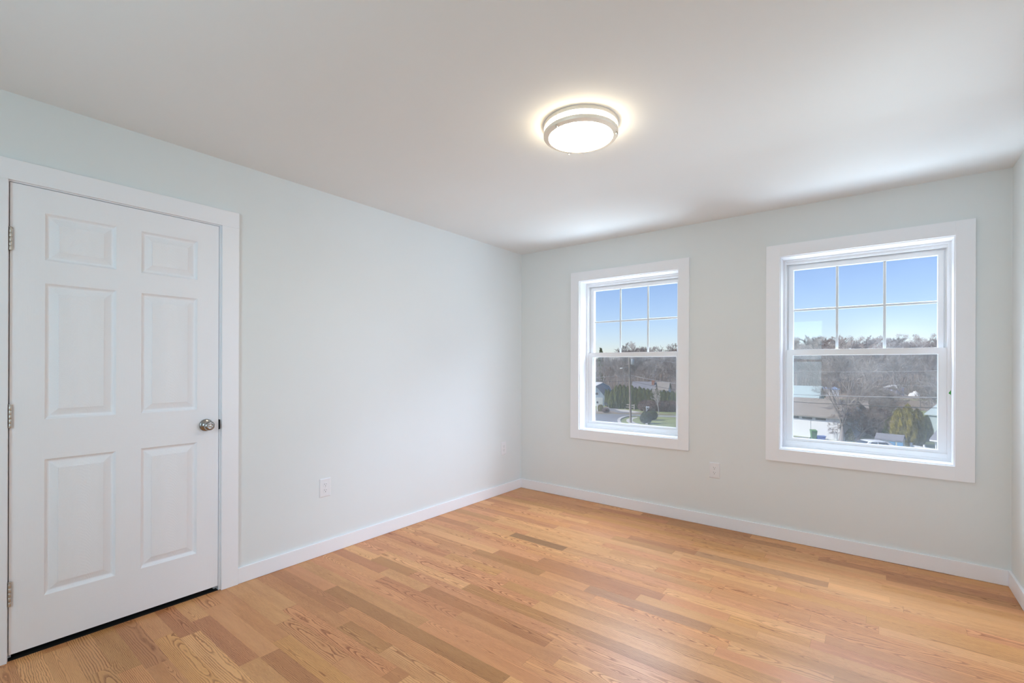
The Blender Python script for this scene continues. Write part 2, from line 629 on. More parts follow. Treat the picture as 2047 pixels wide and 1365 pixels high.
# --- oak strip floor: one object, every board with its own tone and grain
def build_floor():
    rnd = random.Random(7)
    PW, Y0 = 0.0826, -0.0218
    rows = int((Y0 - ROOM_B) / PW) + 2
    T = {'mid': (0.51, 0.280, 0.158), 'pink': (0.51, 0.272, 0.165), 'light': (0.585, 0.355, 0.210), 'tan': (0.545, 0.325, 0.185),
         'dark': (0.30, 0.15, 0.078), 'olive': (0.375, 0.205, 0.098), 'oliveL': (0.44, 0.255, 0.13), 'red': (0.45, 0.225, 0.13),
         'brown': (0.40, 0.205, 0.112), 'black': (0.27, 0.155, 0.085), 'gold': (0.52, 0.30, 0.145), 'grey': (0.42, 0.25, 0.155)}
    forced = {30: [(0.0, 0.75, 'brown')], 31: [(0.0, 0.87, 'mid'), (0.87, 1.20, 'olive'), (1.2, 2.1, 'tan')],
              29: [(0.0, 0.48, 'pink'), (0.48, 1.75, 'olive')], 24: [(0.0, 0.33, 'light'), (0.33, 0.70, 'olive'), (0.70, 1.7, 'pink')],
              25: [(0.0, 0.53, 'red'), (0.53, 0.91, 'light'), (0.91, 1.75, 'brown')], 26: [(0.0, 0.6, 'mid'), (0.6, 1.25, 'red')],
              14: [(0.0, 0.48, 'brown'), (0.48, 1.4, 'tan')], 13: [(0.3, 0.77, 'tan'), (0.77, 1.23, 'black'), (1.23, 2.2, 'tan')],
              18: [(0.15, 0.77, 'mid'), (0.77, 1.32, 'olive'), (1.32, 1.63, 'mid'), (1.63, 2.3, 'grey')],
              23: [(0.3, 1.07, 'light'), (1.07, 2.45, 'olive')], 7: [(0.9, 1.49, 'pink'), (1.49, 1.97, 'brown'), (1.97, 2.72, 'grey'), (2.72, 3.0, 'light'), (3.0, 3.6, 'tan')],
              9: [(0.2, 0.95, 'red'), (0.95, 1.92, 'light'), (1.92, 2.6, 'pink')], 6: [(1.1, 1.97, 'mid'), (1.97, 2.72, 'light'), (2.72, 3.6, 'tan')],
              10: [(1.4, 2.07, 'pink'), (2.07, 2.49, 'light'), (2.49, 3.6, 'gold')], 11: [(1.5, 2.16, 'tan'), (2.16, 2.9, 'mid')],
              16: [(1.2, 2.01, 'brown'), (2.01, 2.35, 'pink'), (2.35, 2.7, 'gold'), (2.7, 3.4, 'pink')],
              17: [(1.9, 2.49, 'tan'), (2.49, 3.2, 'light')], 2: [(1.9, 2.64, 'tan'), (2.64, 3.6, 'brown')],
              3: [(2.2, 2.99, 'tan'), (2.99, 3.19, 'brown'), (3.19, 3.6, 'olive')], 12: [(2.25, 2.95, 'mid'), (2.95, 3.6, 'light')],
              39: [(0.0, 0.52, 'brown'), (0.52, 1.2, 'mid')], 36: [(0.0, 0.26, 'tan'), (0.26, 0.81, 'red'), (0.81, 1.4, 'light')],
              32: [(0.5, 1.34, 'pink'), (1.34, 1.42, 'brown')], 34: [(0.0, 0.75, 'mid'), (0.75, 1.3, 'gold')],
              38: [(0.0, 0.30, 'mid'), (0.30, 1.0, 'gold')], 0: [(0.9, 1.35, 'tan'), (1.35, 2.2, 'olive')], 1: [(1.0, 1.6, 'red'), (1.6, 2.5, 'olive')]}
    pool = ['mid'] * 12 + ['pink'] * 5 + ['tan'] * 9 + ['light'] * 2 + ['oliveL'] * 2 + ['red'] * 1 + ['gold'] * 3 + ['brown']
    bm = bmesh.new()
    uvl = bm.loops.layers.uv.new('UVMap')
    la = bm.faces.layers.float_vector.new('grain')
    lb = bm.faces.layers.float_vector.new('tone')
    lc = bm.faces.layers.float_vector.new('seed')
    for r in range(-1, rows):
        y1 = Y0 - r * PW
        y0 = y1 - PW
        segs = list(forced.get(r, []))
        out = []
        x = 0.0
        fi = 0
        if not segs:
            x = -rnd.uniform(0, 0.9)
        elif segs[0][0] > 0:
            x = segs[0][0]
            while x > 0.02:                                    # boards before the first placed one
                L = rnd.uniform(0.35, 1.1)
                out.append((x - L, x, rnd.choice(pool)))
                x -= L
            x = segs[0][0]
        for s in segs:
            out.append(s)
            x = s[1]
        while x < ROOM_W:
            L = rnd.uniform(0.35, 1.25)
            if ROOM_W - x - L < 0.2:
                L = ROOM_W - x
            out.append((x, x + L, rnd.choice(pool)))
            x += L
        for a, b2, tone in out:
            if b2 <= 0.0 or a >= ROOM_W:
                continue
            xa, xb = max(a, 0.0), min(b2, ROOM_W)
            ya, yb = max(y0, ROOM_B), min(y1, 0.0)
            g, e = rnd.choice((0.0, 0.0, 0.00005, 0.00015)), rnd.choice((0.00005, 0.0001, 0.0003))
            z = rnd.uniform(-0.0001, 0.0001)
            f = bm.faces.new([bm.verts.new(p) for p in ((xa + e, ya + g, z), (xb - e, ya + g, z), (xb - e, yb - g, z), (xa + e, yb - g, z))])
            flip = rnd.random() < 0.5
            for lp in f.loops:
                c = lp.vert.co
                uu = c.x - a
                lp[uvl].uv = (uu if not flip else (b2 - c.x), c.y - (y0 + PW / 2))
            t = T[tone]
            k = rnd.uniform(0.93, 1.07)
            hue = rnd.uniform(-0.035, 0.035)
            f[lb] = (min(0.9, 1.50 * t[0] * k * (1 + hue * 0.3)), 1.33 * t[1] * k, 0.96 * t[2] * k * (1 - hue))
            kind = rnd.random()
            if kind < 0.62:      # plain sawn: cathedral figure
                f[la] = (rnd.uniform(-0.03, 0.05), rnd.choice((-1, 1)) * rnd.uniform(0.012, 0.06), rnd.uniform(-0.03, 0.03))
                sp = rnd.uniform(0.0036, 0.0068)
            elif kind < 0.85:    # rift
                f[la] = (rnd.uniform(0.03, 0.08), rnd.uniform(-0.015, 0.015), rnd.choice((-1, 1)) * rnd.uniform(0.06, 0.12))
                sp = rnd.uniform(0.003, 0.006)
            else:                # quarter sawn, straight lines
                f[la] = (rnd.uniform(0.0, 0.03), rnd.uniform(-0.008, 0.008), rnd.choice((-1, 1)) * rnd.uniform(0.15, 0.25))
                sp = rnd.uniform(0.0028, 0.005)
            f[lc] = (rnd.random() * 10, sp, rnd.uniform(0.65, 1.2))
    fl = obj('floor', bm, 'oak')
    fl.data.materials.append(MATS['void_dark'])
    b3 = bmesh.new()
    b3.from_mesh(fl.data)
    n0 = len(b3.faces)
    box(b3, -0.2, ROOM_W, ROOM_B, 0, -0.12, -0.0015)
    b3.faces.ensure_lookup_table()
    for f in b3.faces[n0:]:
        f.material_index = 1
    b3.to_mesh(fl.data)
    b3.free()
    structure(fl)


build_floor()

# --- baseboards
BB, BT = 0.0925, 0.014


def baseboard(name, prof_dir, x0, x1, y0, y1):
    return structure(boxes(name, [(x0, x1, y0, y1, 0.0008, BB)], 'trim_paint', bev=0.0022))


baseboard('baseboard_left', 0, 0.0, BT, -2.7640, 0.0)
baseboard('baseboard_far', 0, BT, ROOM_W - BT, -BT, 0.0)
baseboard('baseboard_right', 0, ROOM_W - BT, ROOM_W, ROOM_B, 0.0)
baseboard('baseboard_rear', 0, BT, ROOM_W - BT, ROOM_B, ROOM_B + BT)

# --- door casing, jamb and stop
CT = 0.018
trim = boxes('trim_1', [(0, CT, -2.8530, -2.7648, 0.0006, 2.0632), (0, CT, -3.7790, -3.6785, 0.0006, 2.0632), (0, CT, -3.7790, -2.7648, 2.0632, 2.1522)],
             'trim_paint', bev=0.0012)
structure(trim)
boxes('door_jamb', [(-WT, -0.0005, DOOR_Y1 + 0.003, DOOR_Y1 + 0.023, 0.0, DOOR_Z + 0.022), (-WT, -0.0005, DOOR_Y0 - 0.023, DOOR_Y0 - 0.003, 0.0, DOOR_Z + 0.022),
                    (-WT, -0.0005, DOOR_Y0 - 0.003, DOOR_Y1 + 0.003, DOOR_Z + 0.003, DOOR_Z + 0.022)], 'trim_paint', trim, bev=0.0008)
boxes('door_stop', [(-0.058, -0.037, DOOR_Y1 - 0.010, DOOR_Y1 + 0.003, 0.0, DOOR_Z + 0.003), (-0.058, -0.037, DOOR_Y0 - 0.003, DOOR_Y0 + 0.010, 0.0, DOOR_Z + 0.003),
                    (-0.058, -0.037, DOOR_Y0 + 0.010, DOOR_Y1 - 0.010, DOOR_Z - 0.010, DOOR_Z + 0.003)], 'trim_paint', trim)
st = boxes('strike_plate', [(-0.034, -0.0004, DOOR_Y1 + 0.0018, DOOR_Y1 + 0.0032, 0.909, 0.967), (-0.0006, 0.0022, DOOR_Y1 + 0.0018, DOOR_Y1 + 0.0085, 0.911, 0.965)], 'dark_metal', trim)
# the closet behind the door is dark
structure(boxes('wall_closet', [(-0.80, -0.78, -3.9, -2.6, -0.1, 2.2), (-0.80, -WT, -3.92, -3.9, -0.1, 2.2), (-0.80, -WT, -2.62, -2.6, -0.1, 2.2), (-0.80, -WT, -3.9, -2.62, 2.18, 2.2)], 'void_dark'))


# --- six panel door
def build_door():
    bm = bmesh.new()
    uvl = bm.loops.layers.uv.new('UVMap')
    X = -0.0005
    Z0 = 0.0262
    ys = [DOOR_Y0, -3.5645, -3.3158, -3.2172, -2.9695, DOOR_Y1]
    zs = [Z0, 0.2420, 0.8500, 1.0285, 1.6365, 1.7380, 1.9500, DOOR_Z]
    mats = {'v': 0, 'h': 1, 'p': 2}

    def quad(ps, mi, c=None):
        f = bm.faces.new([bm.verts.new(p) for p in ps])
        f.material_index = mi
        for lp in f.loops:
            co = lp.vert.co
            lp[uvl].uv = (co.y - c[0], co.z - c[1]) if c else (co.y, co.z)
        return f
    for i in range(5):
        for j in range(7):
            y0, y1, z0, z1 = ys[i], ys[i + 1], zs[j], zs[j + 1]
            if i in (1, 3) and j in (1, 3, 5):
                cy, cz = (y0 + y1) / 2, z0 + 0.02
                prof = [(0, 0), (0.0020, -0.0022), (0.006, -0.0085), (0.0105, -0.0128), (0.0150, -0.0138), (0.0180, -0.0132), (0.0435, -0.0040), (0.0448, -0.0038), (0.0456, -0.0016)]
                for (d0, h0), (d1, h1) in zip(prof, prof[1:]):
                    a = [(X + h0, y0 + d0, z0 + d0), (X + h0, y1 - d0, z0 + d0), (X + h0, y1 - d0, z1 - d0), (X + h0, y0 + d0, z1 - d0)]
                    b = [(X + h1, y0 + d1, z0 + d1), (X + h1, y1 - d1, z0 + d1), (X + h1, y1 - d1, z1 - d1), (X + h1, y0 + d1, z1 - d1)]
                    for k in range(4):
                        k2 = (k + 1) % 4
                        quad((a[k], a[k2], b[k2], b[k]), 2 if d0 >= 0.0180 else 0, (cy, cz))
                d, h = prof[-1]
                quad(((X + h, y0 + d, z0 + d), (X + h, y1 - d, z0 + d), (X + h, y1 - d, z1 - d), (X + h, y0 + d, z1 - d)), 2, (cy, cz))
            else:
                rail = j in (0, 2, 4, 6) and i in (1, 2, 3)
                quad(((X, y0, z0), (X, y1, z0), (X, y1, z1), (X, y0, z1)), 1 if rail else 0)
    bmesh.ops.remove_doubles(bm, verts=bm.verts, dist=1e-5)
    T = -0.035
    for a, b in (((DOOR_Y0, Z0), (DOOR_Y1, Z0)), ((DOOR_Y1, Z0), (DOOR_Y1, DOOR_Z)), ((DOOR_Y1, DOOR_Z), (DOOR_Y0, DOOR_Z)), ((DOOR_Y0, DOOR_Z), (DOOR_Y0, Z0))):
        quad(((X, *a), (T, *a), (T, *b), (X, *b)), 0)
    quad(((T, DOOR_Y0, Z0), (T, DOOR_Y0, DOOR_Z), (T, DOOR_Y1, DOOR_Z), (T, DOOR_Y1, Z0)), 0)
    d = obj('door_1', bm, 'door_stile')
    d.data.materials.append(MATS['door_rail'])
    d.data.materials.append(MATS['door_field'])
    structure(d)
    tag(d, 'white six-panel door with a round nickel knob and three hinges in the left wall', 'door')
    # knob
    M = Matrix.Translation((X, -2.9265, 0.9402)) @ Matrix.Rotation(PI / 2, 4, 'Y')
    k = empty('door_knob', (0, 0, 0), 0, d)
    bm = bmesh.new()
    lathe(bm, [(0.0, 0.0), (0.0335, 0.0), (0.0338, 0.0025), (0.0325, 0.006), (0.029, 0.0085), (0.024, 0.010), (0.0165, 0.013), (0.0135, 0.017)], M)
    smooth_angle(obj('rosette', bm, 'nickel', k), 0.7)
    bm = bmesh.new()
    lathe(bm, [(0.0125, 0.016), (0.0125, 0.026), (0.014, 0.030), (0.0195, 0.0345), (0.0245, 0.040), (0.0262, 0.046), (0.0258, 0.052), (0.0235, 0.057), (0.0185, 0.0605), (0.0150, 0.0618),
               (0.0128, 0.0612), (0.0115, 0.0595), (0.0, 0.0592)], M)
    smooth_angle(obj('knob', bm, 'nickel', k), 0.8)
    bm = bmesh.new()
    lathe(bm, [(0.0085, 0.0590), (0.0085, 0.0618), (0.0065, 0.0632), (0.0, 0.0636)], M, 24)
    smooth_angle(obj('lock_button', bm, 'nickel_brushed', k), 0.8)
    # hinges
    for zt, zb in ((1.8575, 1.7630), (1.0962, 1.0008), (0.3352, 0.2365)):
        h = empty('hinge', (0, 0, 0), 0, d)
        yc, xc, r = DOOR_Y0 + 0.001, 0.0065, 0.0060
        bm = bmesh.new()
        n = 5
        L = (zt - zb) / n
        for s in range(n):
            Mz = Matrix.Translation((xc, yc, zb + s * L))
            lathe(bm, [(0, 0.0004), (r * 0.93, 0.0004), (r, 0.0012), (r, L - 0.0012), (r * 0.93, L - 0.0004), (0, L - 0.0004)], Mz, 20)
        smooth_angle(obj('barrel', bm, 'nickel_brushed', h), 0.8)
        bm = bmesh.new()
        lathe(bm, [(0, zt), (0.0042, zt), (0.0042, zt + 0.0025), (0.0075, zt + 0.0032), (0.0075, zt + 0.0048), (0.005, zt + 0.006), (0, zt + 0.0062)], Matrix.Translation((xc, yc, 0)), 20)
        smooth_angle(obj('pin', bm, 'nickel_brushed', h), 0.8)
        boxes('leaf', [(-0.030, 0.0035, yc - 0.0052, yc - 0.0028, zb + 0.001, zt - 0.001), (-0.030, 0.0035, yc - 0.0018, yc + 0.0006, zb + 0.001, zt - 0.001)], 'dark_metal', h)


build_door()


# --- double-hung windows
def frame_boxes(x0, x1, z0, z1, wl_, wr, wb, wt, y0, y1):
    return [(x0, x0 + wl_, y0, y1, z0, z1), (x1 - wr, x1, y0, y1, z0, z1), (x0 + wl_, x1 - wr, y0, y1, z0, z0 + wb), (x0 + wl_, x1 - wr, y0, y1, z1 - wt, z1)]


def frame_ring(bm, x0, x1, z0, z1, prof):
    """mitred frame: prof = closed list of (inset, y)"""
    loops = []
    for d, y in prof:
        loops.append([bm.verts.new(p) for p in ((x0 + d, y, z0 + d), (x1 - d, y, z0 + d), (x1 - d, y, z1 - d), (x0 + d, y, z1 - d))])
    n = len(loops)
    for i in range(n):
        A, B = loops[i], loops[(i + 1) % n]
        for k in range(4):
            k2 = (k + 1) % 4
            bm.faces.new((A[k], A[k2], B[k2], B[k]))
    bmesh.ops.recalc_face_normals(bm, faces=bm.faces)


def build_window(n, upper_glass, lower_glass, M=None):
    """built at x = centre offset 0 in the far wall's frame, then moved"""
    c = WIN.get(n, 0.0)
    # casing: four flat boards
    o = 0.5595
    i_ = 0.4710
    zt, zb, zit, zib = 2.1698, 0.5805, 2.0832, 0.6682
    root = boxes('window_%d' % n, [(c - o, c - i_, -CT, 0.0, zb, zt), (c + i_, c + o, -CT, 0.0, zb, zt), (c - i_, c + i_, -CT, 0.0, zit, zt), (c - i_, c + i_, -CT, 0.0, zb, zib)], 'trim_paint', bev=0.0006)
    structure(root)
    # extension jamb
    bm = bmesh.new()
    frame_ring(bm, c - JX, c + JX, JZ0, JZ1, [(0, -0.001), (0, 0.125), (-0.012, 0.125), (-0.012, -0.001)])
    obj('jamb', bm, 'trim_paint', root)
    # vinyl unit frame with stepped stops
    bm = bmesh.new()
    frame_ring(bm, c - JX, c + JX, JZ0, JZ1, [(-0.010, 0.120), (0.0145, 0.120), (0.0165, 0.122), (0.0165, 0.131), (0.0185, 0.133), (0.0185, 0.1575), (0.0215, 0.1585), (0.0215, 0.166), (0.030, 0.168), (0.030, 0.205), (-0.010, 0.205)])
    obj('window_frame', bm, 'vinyl', root)
    boxes('sill_strip', [(c - JX + 0.012, c + JX - 0.012, 0.1245, 0.150, JZ0 + 0.010, 0.7215)], 'vinyl', root, bev=0.0015)
    boxes('head_strip', [(c - JX + 0.0165, c + JX - 0.0165, 0.131, 0.157, JZ1 - 0.034, JZ1 - 0.012)], 'vinyl', root, bev=0.0015)
    boxes('head_filler', [(c - JX + 0.018, c + JX - 0.018, 0.1665, 0.2000, 2.0300, JZ1 - 0.004)], 'vinyl', root)
    # upper sash (outer track)
    bm = bmesh.new()
    sx = 0.4335
    frame_ring(bm, c - sx, c + sx, 1.362, 2.0335, [(0, 0.1600), (0.026, 0.1600), (0.0285, 0.1620), (0.0300, 0.1760), (0.0300, 0.190), (0.0285, 0.196), (0, 0.196)])
    up = obj('upper_sash', bm, 'vinyl', root)
    g = 0.4325 - 0.028
    boxes('glass_pane', [(c - g - 0.0005, c + g + 0.0005, 0.1770, 0.1890, 1.390, 2.0055)], upper_glass, up)
    bars = []
    for k in (-1, 1):
        bars.append((c + k * 0.1345 - 0.0085, c + k * 0.1345 + 0.0085, 0.1795, 0.1865, 1.390, 2.0050))
    bars.append((c - g, c + g, 0.1800, 0.1860, 1.7015 - 0.0085, 1.7015 + 0.0085))
    boxes('grille', bars, 'vinyl', up, bev=0.0030, seg=2)
    # lower sash (inner track)
    bm = bmesh.new()
    lx = 0.4465
    frame_ring(bm, c - lx, c + lx, 0.7215, 1.4010, [(0, 0.1330), (0.0375, 0.1330), (0.0405, 0.1352), (0.0420, 0.1420), (0.0420, 0.151), (0.0405, 0.1575), (0, 0.1575)])
    for v in bm.verts:                       # slimmer bottom rail
        if v.co.z < 1.0:
            d = v.co.z - 0.7215
            v.co.z = 0.7215 + d * 0.50
    lo = obj('lower_sash', bm, 'vinyl', root)
    gl_ = lx - 0.0415
    boxes('glass_pane', [(c - gl_, c + gl_, 0.1425, 0.1505, 0.745, 1.3605)], lower_glass, lo)
    boxes('lift_lip', [(c - 0.41, c + 0.41, 0.1300, 0.134, 1.3985, 1.4030)], 'vinyl', lo, bev=0.0008)
    # half screen outside the lower sash
    bm = bmesh.new()
    frame_ring(bm, c - 0.4250, c + 0.4250, 0.712, 1.392, [(0, 0.1985), (0.017, 0.1985), (0.018, 0.2010), (0.018, 0.2050), (0, 0.2050)])
    scr = obj('screen_frame', bm, 'vinyl', root)
    boxes('screen_mesh', [(c - 0.408, c + 0.408, 0.2030, 0.2034, 0.729, 1.375)], 'insect_mesh', scr)
    return root


w1 = build_window(1, 'glass_clear', 'glass_clear')
tag(w1, 'left white double-hung window nearer the room corner, looking onto the utility pole', 'window')
w2 = build_window(2, 'glass_dusty_upper', 'glass_dusty_lower')
tag(w2, 'right white double-hung window with a dusty pane, looking onto the garage and bare tree', 'window')


def simple_window(n, loc, rz):
    """assumed windows beside and behind the camera, openings for the added fill lamps"""
    i_, o = 0.4710, 0.5595
    root = boxes('window_%d' % n, [(-o, -i_, -CT, 0.0, 0.5805, 2.1698), (i_, o, -CT, 0.0, 0.5805, 2.1698), (-i_, i_, -CT, 0.0, 2.0832, 2.1698), (-i_, i_, -CT, 0.0, 0.5805, 0.6682)], 'trim_paint')
    structure(root)
    bm = bmesh.new()
    frame_ring(bm, -JX, JX, JZ0, JZ1, [(0, -0.001), (0, 0.08), (0.03, 0.08), (0.03, 0.105), (-0.012, 0.105), (-0.012, -0.001)])
    obj('jamb', bm, 'vinyl', root)
    boxes('meeting_rail', [(-JX + 0.03, JX - 0.03, 0.082, 0.10, 1.36, 1.40)], 'vinyl', root)
    root.location = loc
    root.rotation_euler = (0, 0, rz)
    return root


simple_window(3, (ROOM_W, SIDE_C, 0), -PI / 2)
simple_window(4, (REAR_C, ROOM_B, 0), PI)  # rear window is assumed, added to bring in fill light

# --- green arrow sticker on the right window's frame
bm = bmesh.new()
a, b, c_ = wp(1896.1, 786.0, 1), wp(1901.0, 779.3, 1), wp(1901.0, 789.4, 1)
pts = []
for q in (a, b, c_):
    d = q - CAMLOC
    s = (0.1195 - CAMLOC.y) / d.y
    pts.append(CAMLOC + d * s)
lo_ = [bm.verts.new((p.x, 0.1196, p.z)) for p in pts]
hi_ = [bm.verts.new((p.x, 0.1192, p.z)) for p in pts]
bm.faces.new(hi_)
bm.faces.new(lo_[::-1])
for k in range(3):
    bm.faces.new((lo_[k], lo_[(k + 1) % 3], hi_[(k + 1) % 3], hi_[k]))
bmesh.ops.recalc_face_normals(bm, faces=bm.faces)
tag(obj('arrow_sticker', bm, 'sticker_green'), 'small green triangular sticker on the right frame of the right window', 'sticker')


# --- duplex outlets
def outlet(origin, rz, label):
    """plate centred at origin on a wall whose room side is local -Y"""
    t = empty('power_outlet', origin, rz)
    tag(t, label, 'outlet', 'duplex outlets on the walls')
    bm = bmesh.new()
    hw, hh = 0.0405, 0.0625
    frame = [(0.0, 0.0), (0.0, -0.002), (0.0045, -0.0058), (0.0075, -0.0064)]
    loops = [[bm.verts.new(p) for p in ((-hw + d, y, -hh + d), (hw - d, y, -hh + d), (hw - d, y, hh - d), (-hw + d, y, hh - d))] for d, y in frame]
    for A, B in zip(loops, loops[1:]):
        for k in range(4):
            bm.faces.new((A[k], A[(k + 1) % 4], B[(k + 1) % 4], B[k]))
    bm.faces.new(loops[-1])
    bm.faces.new(loops[0][::-1])
    bmesh.ops.recalc_face_normals(bm, faces=bm.faces)
    obj('cover_plate', bm, 'outlet_plastic', t)
    for s in (1, -1):
        zc = 0.0195 * s
        bm = bmesh.new()
        M = Matrix.Translation((0, -0.0060, zc)) @ Matrix.Rotation(PI / 2, 4, 'X')
        ring = []
        for k in range(40):
            an = 2 * PI * k / 40
            x, z = 0.0172 * math.cos(an), 0.0172 * math.sin(an)
            z = max(-0.0142, min(0.0142, z))
            ring.append((x, z))
        lo2 = [bm.verts.new((x, -0.0060, zc + z)) for x, z in ring]
        h2 = [bm.verts.new((x * 0.96, -0.0078, zc + z * 0.96)) for x, z in ring]
        for k in range(40):
            k2 = (k + 1) % 40
            if (lo2[k].co - lo2[k2].co).length > 1e-6:
                bm.faces.new((lo2[k], lo2[k2], h2[k2], h2[k]))
        bm.faces.new(h2)
        bmesh.ops.recalc_face_normals(bm, faces=bm.faces)
        rc = obj('receptacle', bm, 'outlet_plastic', t)
        sl = boxes('slot', [(-0.0075, -0.0053, -0.00795, -0.0076, zc + 0.0005, zc + 0.0088), (0.0053, 0.0072, -0.00795, -0.0076, zc + 0.0012, zc + 0.0080)], 'slot_dark', rc)
        bm = bmesh.new()
        lathe(bm, [(0.0, 0.0), (0.0026, 0.0), (0.0026, 0.0004), (0.0, 0.0004)], Matrix.Translation((0, -0.00755, zc - 0.0075)) @ Matrix.Rotation(PI / 2, 4, 'X'), 16)
        obj('ground_hole', bm, 'slot_dark', rc)
    bm = bmesh.new()
    lathe(bm, [(0.0, 0.0), (0.0030, 0.0), (0.0026, 0.0010), (0.0, 0.0013)], Matrix.Translation((0, -0.0064, 0)) @ Matrix.Rotation(PI / 2, 4, 'X'), 16)
    obj('screw', bm, 'screw_metal', t)
    return t


outlet((0.0, -2.2145, 0.4486), PI / 2, 'white duplex outlet on the left wall between the door and the room corner')
outlet((0.0, -0.2920, 0.4486), PI / 2, 'white duplex outlet on the left wall close to the room corner')
outlet((1.9262, 0.0, 0.4472), 0.0, 'white duplex outlet on the far wall between the two windows')


# --- flush-mount ceiling light
def build_lamp(x, y):
    t = empty('ceiling_light', (x, y, ROOM_H))
    tag(t, 'round flush-mount ceiling light with two brushed nickel rings and a glowing white drum', 'ceiling light')
    R = 0.1780
    bm = bmesh.new()
    lathe(bm, [(R - 0.030, -0.0003), (R - 0.002, -0.0003), (R - 0.001, -0.002), (R - 0.001, -0.0165), (R - 0.002, -0.0180), (R - 0.006, -0.0185), (R - 0.022, -0.0180), (R - 0.022, -0.0010)], None, 96)
    smooth_angle(obj('upper_ring', bm, 'nickel_lamplit', t), 0.6)
    bm = bmesh.new()
    lathe(bm, [(R - 0.020, -0.002), (R - 0.020, -0.057), (R - 0.026, -0.0625), (0.10, -0.0675), (0.05, -0.0695), (0.0, -0.070)], None, 96)
    smooth_angle(obj('diffuser', bm, 'diffuser_glow', t), 0.9)
    bm = bmesh.new()
    lathe(bm, [(R - 0.0195, -0.041), (R - 0.0015, -0.041), (R, -0.043), (R, -0.0560), (R - 0.002, -0.0590), (R - 0.022, -0.0645), (R - 0.024, -0.0640), (R - 0.0195, -0.041)], None, 96)
    smooth_angle(obj('lower_ring', bm, 'nickel_lamplit', t), 0.6)
    for k in range(3):
        an = math.radians(LAMP_POST0 + 120 * k)
        px, py = (R - 0.0065) * math.cos(an), (R - 0.0065) * math.sin(an)
        bm = bmesh.new()
        lathe(bm, [(0.0, -0.017), (0.0024, -0.017), (0.0024, -0.061), (0.0042, -0.061), (0.0046, -0.063), (0.0046, -0.069), (0.0036, -0.0712), (0.0, -0.0716)], Matrix.Translation((px, py, 0)), 16)
        smooth_angle(obj('post', bm, 'nickel_brushed', t), 0.6)


LAMP_POST0 = 20
build_lamp(1.8054, -1.9513)
# ================================================================== the view outside
SUN_SIDE = TO_SUN


def camxy(p):
    d = p - CAMLOC
    return d.dot(_r), d.dot(FWD)


def hill(x, y):
    """height of the land: a flat valley floor, then the wooded rise beyond"""
    d = Vector((x, y, 0)) - CAMLOC
    X, D = d.dot(_r), d.dot(FWD)
    t = min(1.0, max(0.0, (D - 150.0) / 150.0))
    t = t * t * (3 - 2 * t)
    top = 1.5 + 9.5 * min(1.0, max(0.0, (X / max(D, 1.0) - 0.2) / 0.45))
    bump = 0.9 * math.sin(x * 0.045 + 1.0) * math.sin(y * 0.038) * t
    return GZ + t * top + bump


def ground_patch(name, pts, z, mat, parent=None):
    """a flat piece of ground with thickness, from outline points"""
    bm = bmesh.new()
    lo = [bm.verts.new((p.x, p.y, z - 0.25)) for p in pts]
    hi = [bm.verts.new((p.x, p.y, z)) for p in pts]
    bm.faces.new(hi)
    bm.faces.new(lo[::-1])
    n = len(pts)
    for k in range(n):
        bm.faces.new((lo[k], lo[(k + 1) % n], hi[(k + 1) % n], hi[k]))
    bmesh.ops.recalc_face_normals(bm, faces=bm.faces)
    return structure(obj(name, bm, mat, parent))


# --- land
bm = bmesh.new()
NX, NY = 44, 56
grid = {}
for i in range(NX + 1):
    for j in range(NY + 1):
        D = 6 + (j / NY) ** 1.6 * 360
        X = (-0.35 + 1.65 * i / NX) * (D + 30)
        p = CAMLOC + _r * X + FWD * D
        grid[i, j] = bm.verts.new((p.x, p.y, hill(p.x, p.y)))
for i in range(NX):
    for j in range(NY):
        f = bm.faces.new((grid[i, j], grid[i + 1, j], grid[i + 1, j + 1], grid[i, j + 1]))
        f.smooth = True
        f.material_index = 1 if 6 + ((j + 0.5) / NY) ** 1.6 * 360 > 128 else 0
terr = obj('terrain', bm, 'grass')
terr.data.materials.append(MATS['leaf_litter'])
structure(terr)

# --- road, kerb, paths seen through the left window
Z1, Z2, Z3 = GZ + 0.03, GZ + 0.05, GZ + 0.07
road = [gp(1130, 827.5), gp(1192, 827.6), gp(1250, 827.8), gp(1290, 829.3), gp(1349, 831.0), gp(1480, 834), gp(1480, 838.0), gp(1349, 833.6), gp(1290, 831.8), gp(1262, 831.6), gp(1248, 833.6), gp(1239, 837),
        gp(1236, 841), gp(1237.5, 845.5), gp(1244, 849.5), gp(1262, 856), gp(1275, 872), gp(1130, 872)]
ground_patch('road', road, Z1, 'asphalt')
ground_patch('road_far_side', [gp(1130, 821), gp(1200, 818.5), gp(1212, 812.5), gp(1236, 814.5), gp(1228, 819), gp(1236, 823), gp(1290, 826), gp(1349, 828.5), gp(1349, 829.5), gp(1250, 827.0), gp(1130, 826.7)], Z1, 'mulch')
ground_patch('driveway', [gp(1204, 814.0), gp(1232, 816.2), gp(1243, 820.0), gp(1262, 825.6), gp(1240, 826.0), gp(1216, 821)], Z2, 'asphalt')
ground_patch('path_concrete', [gp(1229, 818.2), gp(1252, 819.8), gp(1282, 824.2), gp(1268, 825.4), gp(1240, 822.6)], Z3, 'concrete')
